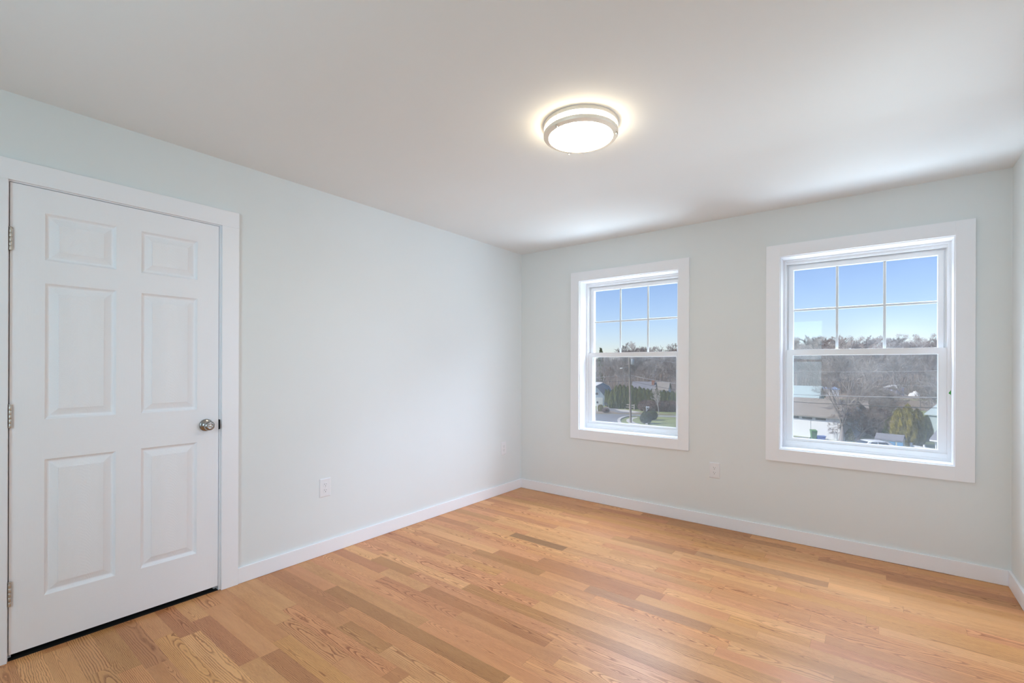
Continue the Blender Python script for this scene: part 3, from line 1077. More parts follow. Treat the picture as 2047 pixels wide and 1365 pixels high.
# kerb along the corner lawn
bm = bmesh.new()
kp = [gp(1480, 838.3), gp(1349, 834.0), gp(1290, 832.1), gp(1262, 831.9), gp(1248, 834.0), gp(1239.6, 837.3), gp(1236.8, 841), gp(1238.3, 845.3), gp(1244.8, 849.2), gp(1263, 855.5), gp(1277, 872)]
L_, R_ = [], []
for i, p in enumerate(kp):
    d = (kp[min(i + 1, len(kp) - 1)] - kp[max(i - 1, 0)]).normalized()
    nrm = Vector((-d.y, d.x, 0)) * 0.22
    L_.append((p + nrm, p - nrm))
vs = [[bm.verts.new((q.x, q.y, z)) for q, z in ((a, GZ), (a, GZ + 0.16), (b, GZ + 0.16), (b, GZ))] for a, b in L_]
for A, B in zip(vs, vs[1:]):
    for k in range(4):
        bm.faces.new((A[k], A[(k + 1) % 4], B[(k + 1) % 4], B[k]))
bm.faces.new(vs[0])
bm.faces.new(vs[-1][::-1])
bmesh.ops.recalc_face_normals(bm, faces=bm.faces)
structure(obj('kerb', bm, 'concrete'))
ground_patch('path', [gp(1252, 838.5), gp(1262, 835.0), gp(1274, 833.4), gp(1275, 834.3), gp(1266, 837), gp(1263.5, 841), gp(1270, 845), gp(1284, 848.8), gp(1278, 851), gp(1260, 847), gp(1252.5, 842.5)], GZ + 0.02, 'concrete')
# yards and lane seen through the right window
ground_patch('road_lane', [gp(1540, 871), gp(1600, 873.5), gp(1690, 884), gp(1800, 893), gp(1900, 903), gp(1960, 960), gp(1540, 960)], Z1, 'asphalt')
ground_patch('yard_soil', [gp(1795, 799), gp(1850, 801), gp(1876, 806), gp(1876, 822), gp(1790, 818), gp(1775, 808)], Z1, 'mulch')


# --- generic plants
def bare_tree_bm(seed, height, spread, levels=4, sides=4, r0=None, fork=0.3, kids=(3, 5), twig=0.012, upright=0.55, leaders=0, trunk=0.72):
    rnd = random.Random(seed)
    bm = bmesh.new()
    r0 = r0 or height * 0.018

    def branch(p, d, length, r, lvl):
        n = 3 if lvl >= 3 else 5
        pts, rad = [p.copy()], [r]
        q, dd = p.copy(), d.copy()
        for i in range(n):
            dd = (dd + Vector((rnd.gauss(0, 0.13), rnd.gauss(0, 0.13), rnd.gauss(0.05 * upright, 0.10)))).normalized()
            q = q + dd * (length / n)
            pts.append(q.copy())
            rad.append(max(twig, r * (1 - 0.75 * (i + 1) / n)))
        tube(bm, pts, rad, 3 if lvl >= 2 else sides + (2 if lvl == 0 else 0), caps=False)
        if lvl >= levels:
            return
        if lvl == 0 and leaders:                 # low fork into several rising limbs
            for k in range(leaders):
                an = 2 * PI * (k + rnd.uniform(-0.25, 0.25)) / leaders
                el = rnd.uniform(0.18, 0.66) * spread
                nd = Vector((math.cos(an) * math.sin(el), math.sin(an) * math.sin(el), math.cos(el)))
                branch(q.copy(), nd, height * rnd.uniform(0.55, 0.75), rad[-1] * rnd.uniform(0.55, 0.95), 1)
            return
        nk = rnd.randint(*kids) + (2 if lvl == 0 else 0) + (2 if lvl == levels - 1 else 0)
        for k in range(nk):
            t = rnd.uniform(fork if lvl == 0 else 0.15, 0.98)
            ii = min(n - 1, int(t * n))
            w = t * n - ii
            pp = pts[ii].lerp(pts[ii + 1], w)
            base = (pts[ii + 1] - pts[ii]).normalized()
            an = rnd.uniform(0, 2 * PI)
            side = base.orthogonal().normalized()
            side = (Matrix.Rotation(an, 3, base) @ side)
            el = rnd.uniform(0.45, 0.95) * spread
            nd = (base * math.cos(el) + side * math.sin(el) + Vector((0, 0, upright * 0.35))).normalized()
            rr = (rad[ii] * (1 - w) + rad[ii + 1] * w) * rnd.uniform(0.45, 0.7)
            branch(pp, nd, length * rnd.uniform(0.42, 0.68) * (1.15 - 0.45 * t), rr, lvl + 1)
    branch(Vector((0, 0, -0.2)), Vector((0, 0, 1)), height * trunk, r0, 0)
    return bm


def mesh_of(bm, name, mat):
    me = bpy.data.meshes.new(name)
    bm.to_mesh(me)
    bm.free()
    me.materials.append(MATS[mat])
    return me


def clump_bm(seed, rx, rz, shape='egg', leaves=700, leaf=0.16, jitter=0.12):
    """a dense leafy mass: an uneven body with sprays of leaves standing off it"""
    rnd = random.Random(seed)
    bm = bmesh.new()
    bmesh.ops.create_icosphere(bm, subdivisions=4, radius=1.0)
    ph = [rnd.uniform(0, 6.28) for _ in range(6)]

    def prof(h):          # 0 bottom .. 1 top
        if shape == 'column':
            return min(1.0, 0.62 + 1.6 * h) * (1 - h ** 3.0) ** 0.65
        if shape == 'cone':
            return min(1.0, 0.6 + 3 * h) * (1 - h) ** 0.8 + 0.02
        return math.sqrt(max(0.0, 1 - (2 * h - 1) ** 2)) * 0.9 + 0.1 * (1 - h)
    for v in bm.verts:
        c = v.co.copy()
        h = (c.z + 1) / 2
        an = math.atan2(c.y, c.x)
        q = math.hypot(c.x, c.y)
        s = prof(h) * (1 if shape == 'egg' else 1)
        wob = 1 + jitter * (math.sin(3 * an + ph[0] + 5 * h) + 0.7 * math.sin(7 * an + ph[1] - 9 * h) + 0.6 * math.sin(13 * an + 17 * h + ph[2])) * 0.5
        rr = rx * s * wob * 0.92
        nn = q if q > 1e-6 else 1
        v.co = Vector((c.x / nn * rr, c.y / nn * rr, h * rz)) if q > 1e-6 else Vector((0, 0, h * rz))
    base = list(bm.verts)
    bm.faces.ensure_lookup_table()
    fs = list(bm.faces)
    for _ in range(leaves):
        f = rnd.choice(fs)
        c = f.calc_center_median()
        out = Vector((c.x, c.y, 0.25 * rz * rnd.uniform(0.1, 0.8))).normalized()
        p = c + out * rnd.uniform(-0.3, 0.8) * leaf
        a = Vector((rnd.gauss(0, 1), rnd.gauss(0, 1), rnd.gauss(0.6, 1))).normalized()
        b = a.orthogonal().normalized()
        L = leaf * rnd.uniform(0.6, 1.4)
        q = [p, p + a * L * 0.5 + b * L * 0.28, p + a * L, p + a * L * 0.5 - b * L * 0.28]
        bm.faces.new([bm.verts.new(x) for x in q])
    return bm


def place(name, me, p, s=1.0, rz=0.0, label=None, cat=None, group=None, sz=None):
    o = bpy.data.objects.new(name, me)
    COL.objects.link(o)
    o.location = p
    o.scale = (s, s, sz or s)
    o.rotation_euler = (0, 0, rz)
    if label:
        tag(o, label, cat, group)
    return o


# --- wooded hillside: every tree its own object
rnd = random.Random(21)
WOODS = [mesh_of(bare_tree_bm(100 + k, 15.0, (0.8, 1.0, 0.9, 1.1, 0.85)[k], 4, 4, 0.20, 0.22, (5, 7), 0.022, 0.7), 'bare_tree', ('bark_grey', 'bark_brown', 'bark_grey', 'bark_pale', 'bark_brown')[k]) for k in range(5)]
WOODS_L = 'leafless tree on the wooded hillside seen through the left window'
WOODS_R = 'leafless tree on the wooded hillside seen through the right window'
n_tree = 0
spots = []
for (p0, p1, cnt) in ((1165, 1385, 95), (1555, 1915, 165)):
    for k in range(cnt):
        t = (k + rnd.random()) / cnt
        D = 142 + 148 * (rnd.random() ** 0.85)
        spots.append((p0 + (p1 - p0) * rnd.random(), D, p0 < 1500))
    nr = (p1 - p0) // 13                       # a close row along the skyline
    for k in range(nr):
        spots.append((p0 + (p1 - p0) * (k + rnd.random()) / nr, rnd.uniform(268, 300), p0 < 1500))
for px, D, left in spots:
    p = gd(px, D)
    p.z = hill(p.x, p.y) - 0.1
    k = rnd.randrange(5)
    s = rnd.uniform(0.75, 1.15) * (0.72 if px < 1242 else 1.0)
    place('bare_tree', WOODS[k], p, s, rnd.uniform(0, 6.28), WOODS_L if left else WOODS_R, 'tree', 'trees on the hillside beyond the left window' if left else 'trees on the hillside beyond the right window')

# dead brush between the trunks, nobody could count it
bm = bmesh.new()
for (p0, p1, cnt) in ((1160, 1390, 2600), (1550, 1920, 4200)):
    for k in range(cnt):
        px, D = p0 + (p1 - p0) * rnd.random(), 149 + 143 * rnd.random()
        p = gd(px, D)
        p.z = hill(p.x, p.y)
        for q in range(3):
            d = Vector((rnd.gauss(0, 0.14), rnd.gauss(0, 0.14), 1)).normalized()
            h = rnd.uniform(1.2, 4.2)
            w = d.cross(Vector((rnd.gauss(0, 1), rnd.gauss(0, 1), 0.1))).normalized() * rnd.uniform(0.025, 0.055)
            bm.faces.new([bm.verts.new(v) for v in (p - w, p + w, p + d * h + w * 0.3, p + d * h - w * 0.3)])
br = obj('undergrowth', bm, 'bark_brown')
br['kind'] = 'stuff'
tag(br, 'thin grey brown brush between the trees on the hillside', 'undergrowth')

# --- things near the junction, left window
# utility pole with crossarm, transformer and street lamp
PB = gp(1260.9, 844.7)
PH = 10.6
pole = empty('utility_pole', PB)
tag(pole, 'wooden utility pole with transformer and crossarm on the corner lawn, seen through the left window', 'utility pole')
tilt = Vector((RGT.x, RGT.y, 0)) * (-0.28)
bm = bmesh.new()
tube(bm, [Vector((0, 0, -0.3)), tilt * 0.5 + Vector((0, 0, PH * 0.5)), tilt + Vector((0, 0, PH))], [0.175, 0.15, 0.115], 12)
smooth_angle(obj('pole', bm, 'pole_wood', pole), 0.9)
XR = Vector((RGT.x, RGT.y, 0)).normalized()
b2 = bmesh.new()
pz = 8.75
c0 = tilt * 0.83 + Vector((0, 0, pz))
tube(b2, [c0 - XR * 0.75, c0 + XR * 0.75], [0.06, 0.06], 4)
obj('crossarm', b2, 'pole_wood', pole)
b2 = bmesh.new()
lathe(b2, [(0, 0), (0.24, 0.0), (0.26, 0.05), (0.26, 0.72), (0.22, 0.80), (0.08, 0.84), (0.08, 0.95), (0, 0.95)], Matrix.Translation(tilt * 0.85 + XR * 0.45 + Vector((0, 0, 8.9))), 20)
smooth_angle(obj('transformer', b2, 'transformer_grey', pole), 0.6)
b2 = bmesh.new()
tube(b2, [tilt * 0.8 + Vector((0, 0, 8.35)), tilt * 0.8 - XR * 0.6 + Vector((0, 0, 8.45)), tilt * 0.8 - XR * 1.15 + Vector((0, 0, 8.36))], [0.025, 0.025, 0.025], 6)
arm = obj('lamp_arm', b2, 'transformer_grey', pole)
b2 = bmesh.new()
bmesh.ops.create_uvsphere(b2, u_segments=12, v_segments=8, radius=0.22)
for v in b2.verts:
    v.co = tilt * 0.8 - XR * 1.25 + Vector((0, 0, 8.30)) + Vector((v.co.x, v.co.y, v.co.z * 0.45))
smooth_angle(obj('lamp_head', b2, 'siding_white', arm), 1.0)

# overhead lines: from the pole to the next pole beyond the right window, and away to the left
NEXT = gd(2010, 27.5)
PREV = gd(905, 116)


def wire(a, b, sag, r, mat, label):
    bm = bmesh.new()
    pts = []
    for k in range(33):
        t = k / 32
        p = a.lerp(b, t)
        p.z -= sag * 4 * t * (1 - t)
        pts.append(p)
    tube(bm, pts, [r] * 33, 5)
    return tag(obj('overhead_wire', bm, mat), label, 'wire')


def onpole(h, dx=0.0):
    return PB + tilt * (h / PH) + XR * dx + Vector((0, 0, h))


wire(onpole(10.5), Vector((NEXT.x, NEXT.y, GZ + 8.6)), 1.1, 0.016, 'wire_grey', 'topmost thin grey overhead line running right from the top of the utility pole')
wire(onpole(7.25, 0.15), Vector((NEXT.x, NEXT.y, GZ + 6.9)), 0.95, 0.030, 'wire_grey', 'thick pale grey overhead cable running right from the middle of the utility pole')
wire(onpole(6.35, 0.15), Vector((NEXT.x, NEXT.y, GZ + 6.2)), 0.85, 0.026, 'wire_black', 'black lowest overhead cable running right from the utility pole')
wire(onpole(7.25, -0.15), Vector((PREV.x, PREV.y, GZ + 7.3)), 1.1, 0.028, 'wire_grey', 'grey overhead cable running left from the middle of the utility pole')
wire(onpole(6.35, -0.15), Vector((PREV.x, PREV.y, GZ + 6.3)), 0.7, 0.030, 'wire_black', 'black lowest overhead cable running left from the utility pole')
wire(gd(1560, 62, GZ + 7.9), gd(1930, 48, GZ + 6.7), 0.5, 0.018, 'wire_grey', 'thin grey service line crossing behind the near bare tree in the right window')

# two round evergreen bushes on the corner lawn
bu = mesh_of(clump_bm(5, 0.95, 1.75, 'egg', 2600, 0.10), 'round_bush', 'evergreen_dark')
place('round_bush', bu, gp(1291.5, 846.5), 1.0, 0.4, 'nearer of two dark green round bushes on the corner lawn beside the utility pole', 'bush')
place('round_bush', bu, gp(1304.5, 839.5), 0.86, 2.1, 'farther of two dark green round bushes, behind the nearer one on the corner lawn', 'bush')
rk = bmesh.new()
bmesh.ops.create_icosphere(rk, subdivisions=2, radius=0.22)
for v in rk.verts:
    v.co.z = v.co.z * 0.6 + 0.05
    v.co *= 1 + 0.12 * math.sin(v.co.x * 21 + v.co.y * 17)
o = obj('stone', rk, 'stone_pale')
o.location = gp(1292.8, 848.3)
tag(o, 'small pale stone in front of the nearer round bush on the lawn', 'stone')

# arborvitae hedge: separate columnar trees in a row
arb = [mesh_of(clump_bm(40 + k, 0.98, 4.6, 'column', 2600, 0.15, 0.2), 'arborvitae', 'evergreen') for k in range(3)]
a0, a1 = gp(1224, 816.0), gp(1352, 820.0)
na = 17
hts = [0.80, 0.98, 1.04, 1.02, 0.98, 1.0, 0.93, 0.95, 0.90, 0.88, 0.86, 0.87, 0.82, 0.83, 0.78, 0.80, 0.76]
for k in range(na):
    p = a0.lerp(a1, k / (na - 1))
    place('arborvitae', arb[k % 3], (p.x, p.y, GZ - 0.05), 0.92, k * 1.7, 'tall dense green arborvitae standing in the long hedge row across the road', 'tree', 'arborvitae hedge across the road', sz=hts[k] * 1.02)
for k, (px, py, s, hz) in enumerate(((1211.5, 811.5, 0.5, 0.60), (1216.5, 812.0, 0.5, 0.62))):
    place('slim_arborvitae', arb[k], gp(px, py), s, k, ('slim green conifer right beside the pale blue house', 'slim green conifer between the pale blue house and the hedge')[k], 'tree', sz=hz * 1.3)

# brown leafless hedge in front of it
bh = [mesh_of(clump_bm(60 + k, 1.15, 2.1, 'egg', 1600, 0.22, 0.2), 'brown_hedge_bush', 'bush_brown') for k in range(2)]
h0, h1 = gp(1288, 821.3), gp(1366, 823.6)
for k in range(8):
    p = h0.lerp(h1, k / 7)
    place('brown_hedge_bush', bh[k % 2], (p.x, p.y, GZ - 0.1), 1.0, k * 2.3, 'brown winter bush in the low hedge in front of the green arborvitae row', 'bush', 'brown hedge bushes', sz=0.95)
# yard shrubs near the pale house
sh = mesh_of(clump_bm(71, 0.8, 1.5, 'egg', 900, 0.2), 'yellow_green_shrub', 'evergreen_gold')
place('yellow_green_shrub', sh, gp(1200.3, 822.3), 0.72, 0, 'yellow green shrub in the yard in front of the pale blue house', 'shrub', sz=0.8)
place('brown_shrub', bh[0], gp(1210.5, 825.0), 0.62, 1, 'low brown leafless shrub to the right of the yellow green shrub', 'shrub', sz=0.42)
# small street tree
st_me = mesh_of(bare_tree_bm(300, 4.9, 0.8, 4, 5, 0.085, 0.25, (4, 6), 0.012, 0.8), 'young_tree', 'bark_pale')
place('young_tree', st_me, gp(1317.0, 827.6), 1.0, 0.7, 'young bare tree with a pale trunk in front of the brown hedge', 'tree')


# --- split rail fence, posts, mailbox
def post_box(x, y, w, h):
    return (x - w / 2, x + w / 2, y - w / 2, y + w / 2, -0.2, h)


fp0, fp1 = gp(1249.5, 817.2), gp(1268.0, 819.4)
Lf = (fp1 - fp0).length
fr = empty('rail_fence', fp0, math.atan2(fp1.y - fp0.y, fp1.x - fp0.x))
tag(fr, 'short weathered split rail fence section in front of the green hedge', 'fence')
for k in range(3):
    boxes('post', [post_box(Lf * k / 2, 0, 0.15, 1.15)], 'fence_wood', fr)
for z in (0.45, 0.9):
    boxes('rail', [(0, Lf, -0.04, 0.04, z - 0.05, z + 0.06)], 'fence_wood', fr)
for k, (px, py, h) in enumerate(((1224.4, 814.2, 1.45), (1232.9, 814.6, 1.5))):
    o = boxes('wooden_post', [post_box(0, 0, 0.13, h)], 'fence_wood')
    o.location = gp(px, py)
    tag(o, ('left one of two bare wooden posts at the left end of the green hedge', 'right one of two bare wooden posts at the left end of the green hedge')[k], 'post')
mb = empty('mailbox', gp(1292.6, 826.3), YAW)
tag(mb, 'white mailbox on a white post with a diagonal brace by the road', 'mailbox')
boxes('post', [post_box(0, 0, 0.13, 1.35)], 'white_paint_out', mb)
bm = bmesh.new()
tube(bm, [Vector((0, 0, 0.55)), Vector((0.45, 0, 0.98))], [0.05, 0.05], 4)
obj('brace', bm, 'white_paint_out', mb)
bm = bmesh.new()
seg = [(math.cos(t * PI / 8) * 0.11, 0.16 + math.sin(t * PI / 8) * 0.11) for t in range(9)]
sec = [(-0.11, 0.0)] + [(-x, z) for x, z in seg] + [(0.11, 0.0)]
A = [bm.verts.new((-0.12, y, 1.0 + z)) for y, z in sec]
B = [bm.verts.new((0.48, y, 1.0 + z)) for y, z in sec]
for k in range(len(sec)):
    k2 = (k + 1) % len(sec)
    bm.faces.new((A[k], A[k2], B[k2], B[k]))
bm.faces.new(A)
bm.faces.new(B[::-1])
bmesh.ops.remove_doubles(bm, verts=bm.verts, dist=1e-4)
bmesh.ops.recalc_face_normals(bm, faces=bm.faces)
obj('letter_box', bm, 'white_paint_out', mb)
o = boxes('marker_post', [(-0.05, 0.05, -0.05, 0.05, -0.2, 1.15), (-0.09, 0.09, -0.09, 0.09, 1.0, 1.22)], 'fence_wood')
o.location = gp(1286.8, 822.0)
tag(o, 'short wooden marker post to the left of the white mailbox', 'post')
lp = empty('lamp_post', gp(1194.2, 822.3))
tag(lp, 'white post lamp in the yard of the pale blue house', 'lamp post')
boxes('post', [post_box(0, 0, 0.16, 1.55)], 'white_paint_out', lp)
boxes('lantern', [(-0.14, 0.14, -0.14, 0.14, 1.55, 1.9)], 'window_dark', lp, bev=0.03)


# --- houses
def house(name, label, P, W, Dp, wall_h, roof_h, rz, wall_m, roof_m, gable='x', over=0.3, cat='house', windows=(), doors=(), chimney=None):
    """P is the front-left ground corner; +x runs along the front, +y goes back.  gable 'x': ridge along x, 'y': ridge along y"""
    t = empty(name, P, rz)
    tag(t, label, cat)
    bm = bmesh.new()
    box(bm, 0, W, 0, Dp, -0.5, wall_h)
    if gable == 'x':
        for x in (0, W):
            vs = [bm.verts.new(p) for p in ((x, 0, wall_h), (x, Dp, wall_h), (x, Dp / 2, wall_h + roof_h))]
            bm.faces.new(vs)
    elif gable == 'y':
        for y in (0, Dp):
            vs = [bm.verts.new(p) for p in ((0, y, wall_h), (W, y, wall_h), (W / 2, y, wall_h + roof_h))]
            bm.faces.new(vs)
    bmesh.ops.recalc_face_normals(bm, faces=bm.faces)
    obj('walls', bm, wall_m, t)
    bm = bmesh.new()
    th = 0.14
    if gable == 'hip':
        i = min(W, Dp) * 0.35
        lo = [(-over, -over), (W + over, -over), (W + over, Dp + over), (-over, Dp + over)]
        a = [bm.verts.new((x, y, wall_h - 0.02)) for x, y in lo]
        b = [bm.verts.new((x, y, wall_h + th)) for x, y in lo]
        tp = [bm.verts.new((i, Dp / 2, wall_h + roof_h)), bm.verts.new((W - i, Dp / 2, wall_h + roof_h))]
        bm.faces.new(a[::-1])
        for k in range(4):
            bm.faces.new((a[k], a[(k + 1) % 4], b[(k + 1) % 4], b[k]))
        bm.faces.new((b[0], b[1], tp[1], tp[0]))
        bm.faces.new((b[1], b[2], tp[1]))
        bm.faces.new((b[2], b[3], tp[0], tp[1]))
        bm.faces.new((b[3], b[0], tp[0]))
    else:
        sl = roof_h / ((Dp if gable == 'x' else W) / 2)
        if gable == 'x':
            sec = [(-over, wall_h - over * sl), (Dp / 2, wall_h + roof_h), (Dp + over, wall_h - over * sl)]
            rng = (-over, W + over)
            mk = lambda s, q, dz: (s, q[0], q[1] + dz)
        else:
            sec = [(-over, wall_h - over * sl), (W / 2, wall_h + roof_h), (W + over, wall_h - over * sl)]
            rng = (-over, Dp + over)
            mk = lambda s, q, dz: (q[0], s, q[1] + dz)
        A = [bm.verts.new(mk(rng[0], q, 0.01)) for q in sec] + [bm.verts.new(mk(rng[0], q, th)) for q in sec[::-1]]
        B = [bm.verts.new(mk(rng[1], q, 0.01)) for q in sec] + [bm.verts.new(mk(rng[1], q, th)) for q in sec[::-1]]
        for k in range(6):
            bm.faces.new((A[k], A[(k + 1) % 6], B[(k + 1) % 6], B[k]))
        bm.faces.new(A)
        bm.faces.new(B[::-1])
    bmesh.ops.recalc_face_normals(bm, faces=bm.faces)
    obj('roof', bm, roof_m, t)
    for (nm, face, x0, x1, z0, z1, m) in windows:
        e = 0.05
        if face == 'front':
            fr_ = boxes(nm, [(x0, x1, -e, 0.02, z0, z1)], m, t)
            if nm == 'window':
                boxes('pane', [(x0 + 0.08, x1 - 0.08, -e - 0.015, -e + 0.01, z0 + 0.08, z1 - 0.08)], 'window_dark', fr_)
        elif face == 'left':
            fr_ = boxes(nm, [(-e, 0.02, x0, x1, z0, z1)], m, t)
        else:
            fr_ = boxes(nm, [(W - 0.02, W + e, x0, x1, z0, z1)], m, t)
    if chimney:
        x, y, w, z = chimney
        boxes('chimney', [(x - w / 2, x + w / 2, y - w / 2, y + w / 2, wall_h, z)], 'brick_red', t)
    return t


def facing(pa, pb):
    """length and heading of a front from ground point pa (left) to pb (right)"""
    d = pb - pa
    return d.length, math.atan2(d.y, d.x)


# pale blue house at the left edge of the left window, gable end to the road
pa, pb = gp(1176, 810.6), gp(1209.8, 811.6)
L, rz = facing(pa, pb)
house('house', 'pale blue gabled house with grey roof at the left edge of the left window', pa, L, 8.5, 1.95, 2.15, rz, 'siding_blue', 'roof_grey', 'y', 0.25,
      windows=(('garage_door', 'front', 1.0, L - 0.5, 0.0, 1.8, 'siding_white'), ('window', 'front', L / 2 - 0.4, L / 2 + 0.4, 2.3, 2.95, 'siding_white')))
# blue gambrel barn behind it
pa = gd(1188, 128)
bt_ = empty('barn', pa, YAW + 0.12)
bt_.scale = (0.64, 0.64, 0.60)
tag(bt_, 'blue gambrel roofed barn behind the pale blue house', 'barn')
Wb, Lb = 6.0, 9.0
sec = [(0, 0), (Wb * 1.25, 0), (Wb * 1.25, 3.6), (Wb * 1.12, 5.4), (Wb * 0.62, 7.0), (Wb * 0.12, 5.4), (0, 3.6)]
bm = bmesh.new()
A = [bm.verts.new((x, 0, z - 0.3)) for x, z in sec]
B = [bm.verts.new((x, Lb, z - 0.3)) for x, z in sec]
bm.faces.new(A)
bm.faces.new(B[::-1])
for k in range(7):
    bm.faces.new((A[k], A[(k + 1) % 7], B[(k + 1) % 7], B[k]))
bmesh.ops.recalc_face_normals(bm, faces=bm.faces)
obj('walls', bm, 'barn_blue', bt_)
bm = bmesh.new()
rs = sec[2:]
outl = [(x, z - 0.3) for x, z in rs]
inn = [((x - Wb * 0.62) * 1.04 + Wb * 0.62, z - 0.3 + 0.22) for x, z in rs]
A = [bm.verts.new((x, -0.4, z)) for x, z in outl + inn[::-1]]
B = [bm.verts.new((x, Lb + 0.4, z)) for x, z in outl + inn[::-1]]
n = len(A)
for k in range(n):
    bm.faces.new((A[k], A[(k + 1) % n], B[(k + 1) % n], B[k]))
bm.faces.new(A)
bm.faces.new(B[::-1])
bmesh.ops.recalc_face_normals(bm, faces=bm.faces)
obj('roof', bm, 'roof_pale', bt_)
# grey roofed house behind the hedge
pa, pb = gd(1264, 114), gd(1306, 112)
L, rz = facing(pa, pb)
house('house', 'house with a grey shingle roof and red chimney behind the green hedge', pa, L, 6.0, 2.5, 2.2, rz, 'siding_grey', 'roof_grey', 'x', 0.4, chimney=(L - 0.3, 2.2, 0.6, 5.2),
      windows=(('window', 'front', 1.0, 2.0, 1.0, 2.2, 'siding_white'),))
pa, pb = gd(1308, 121), gd(1334, 119.5)
L, rz = facing(pa, pb)
house('house', 'low house with a brownish roof to the right of the red chimney behind the hedge', pa, L, 5.5, 2.5, 1.9, rz, 'siding_blue', 'roof_brown', 'x', 0.3,
      windows=(('window', 'front', 0.6, 1.5, 0.9, 2.0, 'siding_white'),))


# --- cars
def car(name, P, rz, body_m, label, Lc=4.5):
    t = empty(name, P, rz)
    tag(t, label, 'car')
    W = 0.88
    side = [(0.0, 0.38), (0.03, 0.66), (0.12, 0.86), (0.75, 0.96), (1.02, 1.0), (3.35, 1.02), (4.15, 1.0), (4.45, 0.86), (4.5, 0.45), (4.35, 0.28), (0.15, 0.28)]
    bm = bmesh.new()
    k = Lc / 4.5
    loops = []
    for y, ins in ((-W, 0.10), (-W * 0.93, 0.0), (W * 0.93, 0.0), (W, 0.10)):
        cx = 2.25
        loops.append([bm.verts.new((((x - cx) * (1 - ins * 0.18) + cx) * k, y, 0.62 + (z - 0.62) * (1 - ins * 1.2))) for x, z in side])
    n = len(side)
    for A, B in zip(loops, loops[1:]):
        for q in range(n):
            bm.faces.new((A[q], A[(q + 1) % n], B[(q + 1) % n], B[q]))
    bm.faces.new(loops[0][::-1])
    bm.faces.new(loops[-1])
    bmesh.ops.recalc_face_normals(bm, faces=bm.faces)
    smooth_angle(obj('body', bm, body_m, t), 0.5)
    cab = [(0.85, 1.0), (1.55, 1.40), (2.0, 1.47), (2.9, 1.46), (3.35, 1.40), (4.0, 1.02)]
    bm = bmesh.new()
    loops = []
    for y, dz in ((-0.80, 0), (-0.62, 1), (0.62, 1), (0.80, 0)):
        row = []
        for x, z in cab:
            f = (z - 1.0) / 0.47
            yy = y if dz == 0 else y
            row.append(bm.verts.new((x * k, (1 - 0.16 * f) * (y if dz == 0 else y * 1.08), z if dz else z - 0.03 * f)))
        loops.append(row)
    for A, B in zip(loops, loops[1:]):
        for q in range(len(cab) - 1):
            bm.faces.new((A[q], A[q + 1], B[q + 1], B[q]))
    bm.faces.new(loops[0][::-1])
    bm.faces.new(loops[-1])
    bmesh.ops.recalc_face_normals(bm, faces=bm.faces)
    smooth_angle(obj('cabin', bm, body_m, t), 0.5)
    for y in (-1, 1):
        yy0, yy1 = 0.775, 0.70
        for (x0, x1, xa, xb) in ((1.35, 2.25, 1.72, 2.25), (2.35, 3.45, 2.35, 3.12)):
            bm = bmesh.new()
            q = [(x0, yy0, 1.06), (x1, yy0, 1.06), (xb, yy1, 1.36), (xa, yy1, 1.36)]
            a = [bm.verts.new((x * k, y * (v + 0.012), z)) for x, v, z in q]
            b = [bm.verts.new((x * k, y * (v - 0.02), z)) for x, v, z in q]
            bm.faces.new(a)
            bm.faces.new(b[::-1])
            for e in range(4):
                bm.faces.new((a[e], a[(e + 1) % 4], b[(e + 1) % 4], b[e]))
            bmesh.ops.recalc_face_normals(bm, faces=bm.faces)
            obj('side_window', bm, 'car_glass', t)
    for nm, (x0, z0, x1, z1) in (('windscreen', (3.96, 1.06, 3.42, 1.395)), ('rear_window', (0.95, 1.08, 1.50, 1.385))):
        bm = bmesh.new()
        s = 1 if nm == 'windscreen' else -1
        o1 = 0.014
        q = [(x0 + s * o1, -0.66, z0), (x0 + s * o1, 0.66, z0), (x1 + s * o1, 0.56, z1 + o1), (x1 + s * o1, -0.56, z1 + o1)]
        q2 = [(x - s * 0.04, y, z - 0.02) for x, y, z in q]
        a = [bm.verts.new((x * k, y, z)) for x, y, z in q]
        b = [bm.verts.new((x * k, y, z)) for x, y, z in q2]
        bm.faces.new(a)
        bm.faces.new(b[::-1])
        for e in range(4):
            bm.faces.new((a[e], a[(e + 1) % 4], b[(e + 1) % 4], b[e]))
        bmesh.ops.recalc_face_normals(bm, faces=bm.faces)
        obj(nm, bm, 'car_glass', t)
    for x in (0.85, 3.65):
        for y in (-0.82, 0.82):
            bm = bmesh.new()
            M = Matrix.Translation((x * k, y, 0.32)) @ Matrix.Rotation(PI / 2, 4, 'X')
            lathe(bm, [(0, -0.1), (0.26, -0.1), (0.32, -0.08), (0.32, 0.08), (0.26, 0.1), (0, 0.1)], M, 20)
            wh = smooth_angle(obj('wheel', bm, 'tyre', t), 0.6)
            bm = bmesh.new()
            lathe(bm, [(0, -0.105), (0.19, -0.105), (0.19, 0.105), (0, 0.105)], M, 16)
            obj('hubcap', bm, 'transformer_grey', wh)
    return t


car('car', gp(1210.8, 813.0), YAW + 0.25, 'car_dark', 'dark car parked on the driveway beside the pale blue house', 4.3)
CP = gd(1696, 44.6)
wc = car('car', CP, YAW - 0.06, 'car_white', 'white car parked in front of the near bare tree, seen low in the right window', 4.6)
wc.scale = (0.94, 1.05, 1.17)

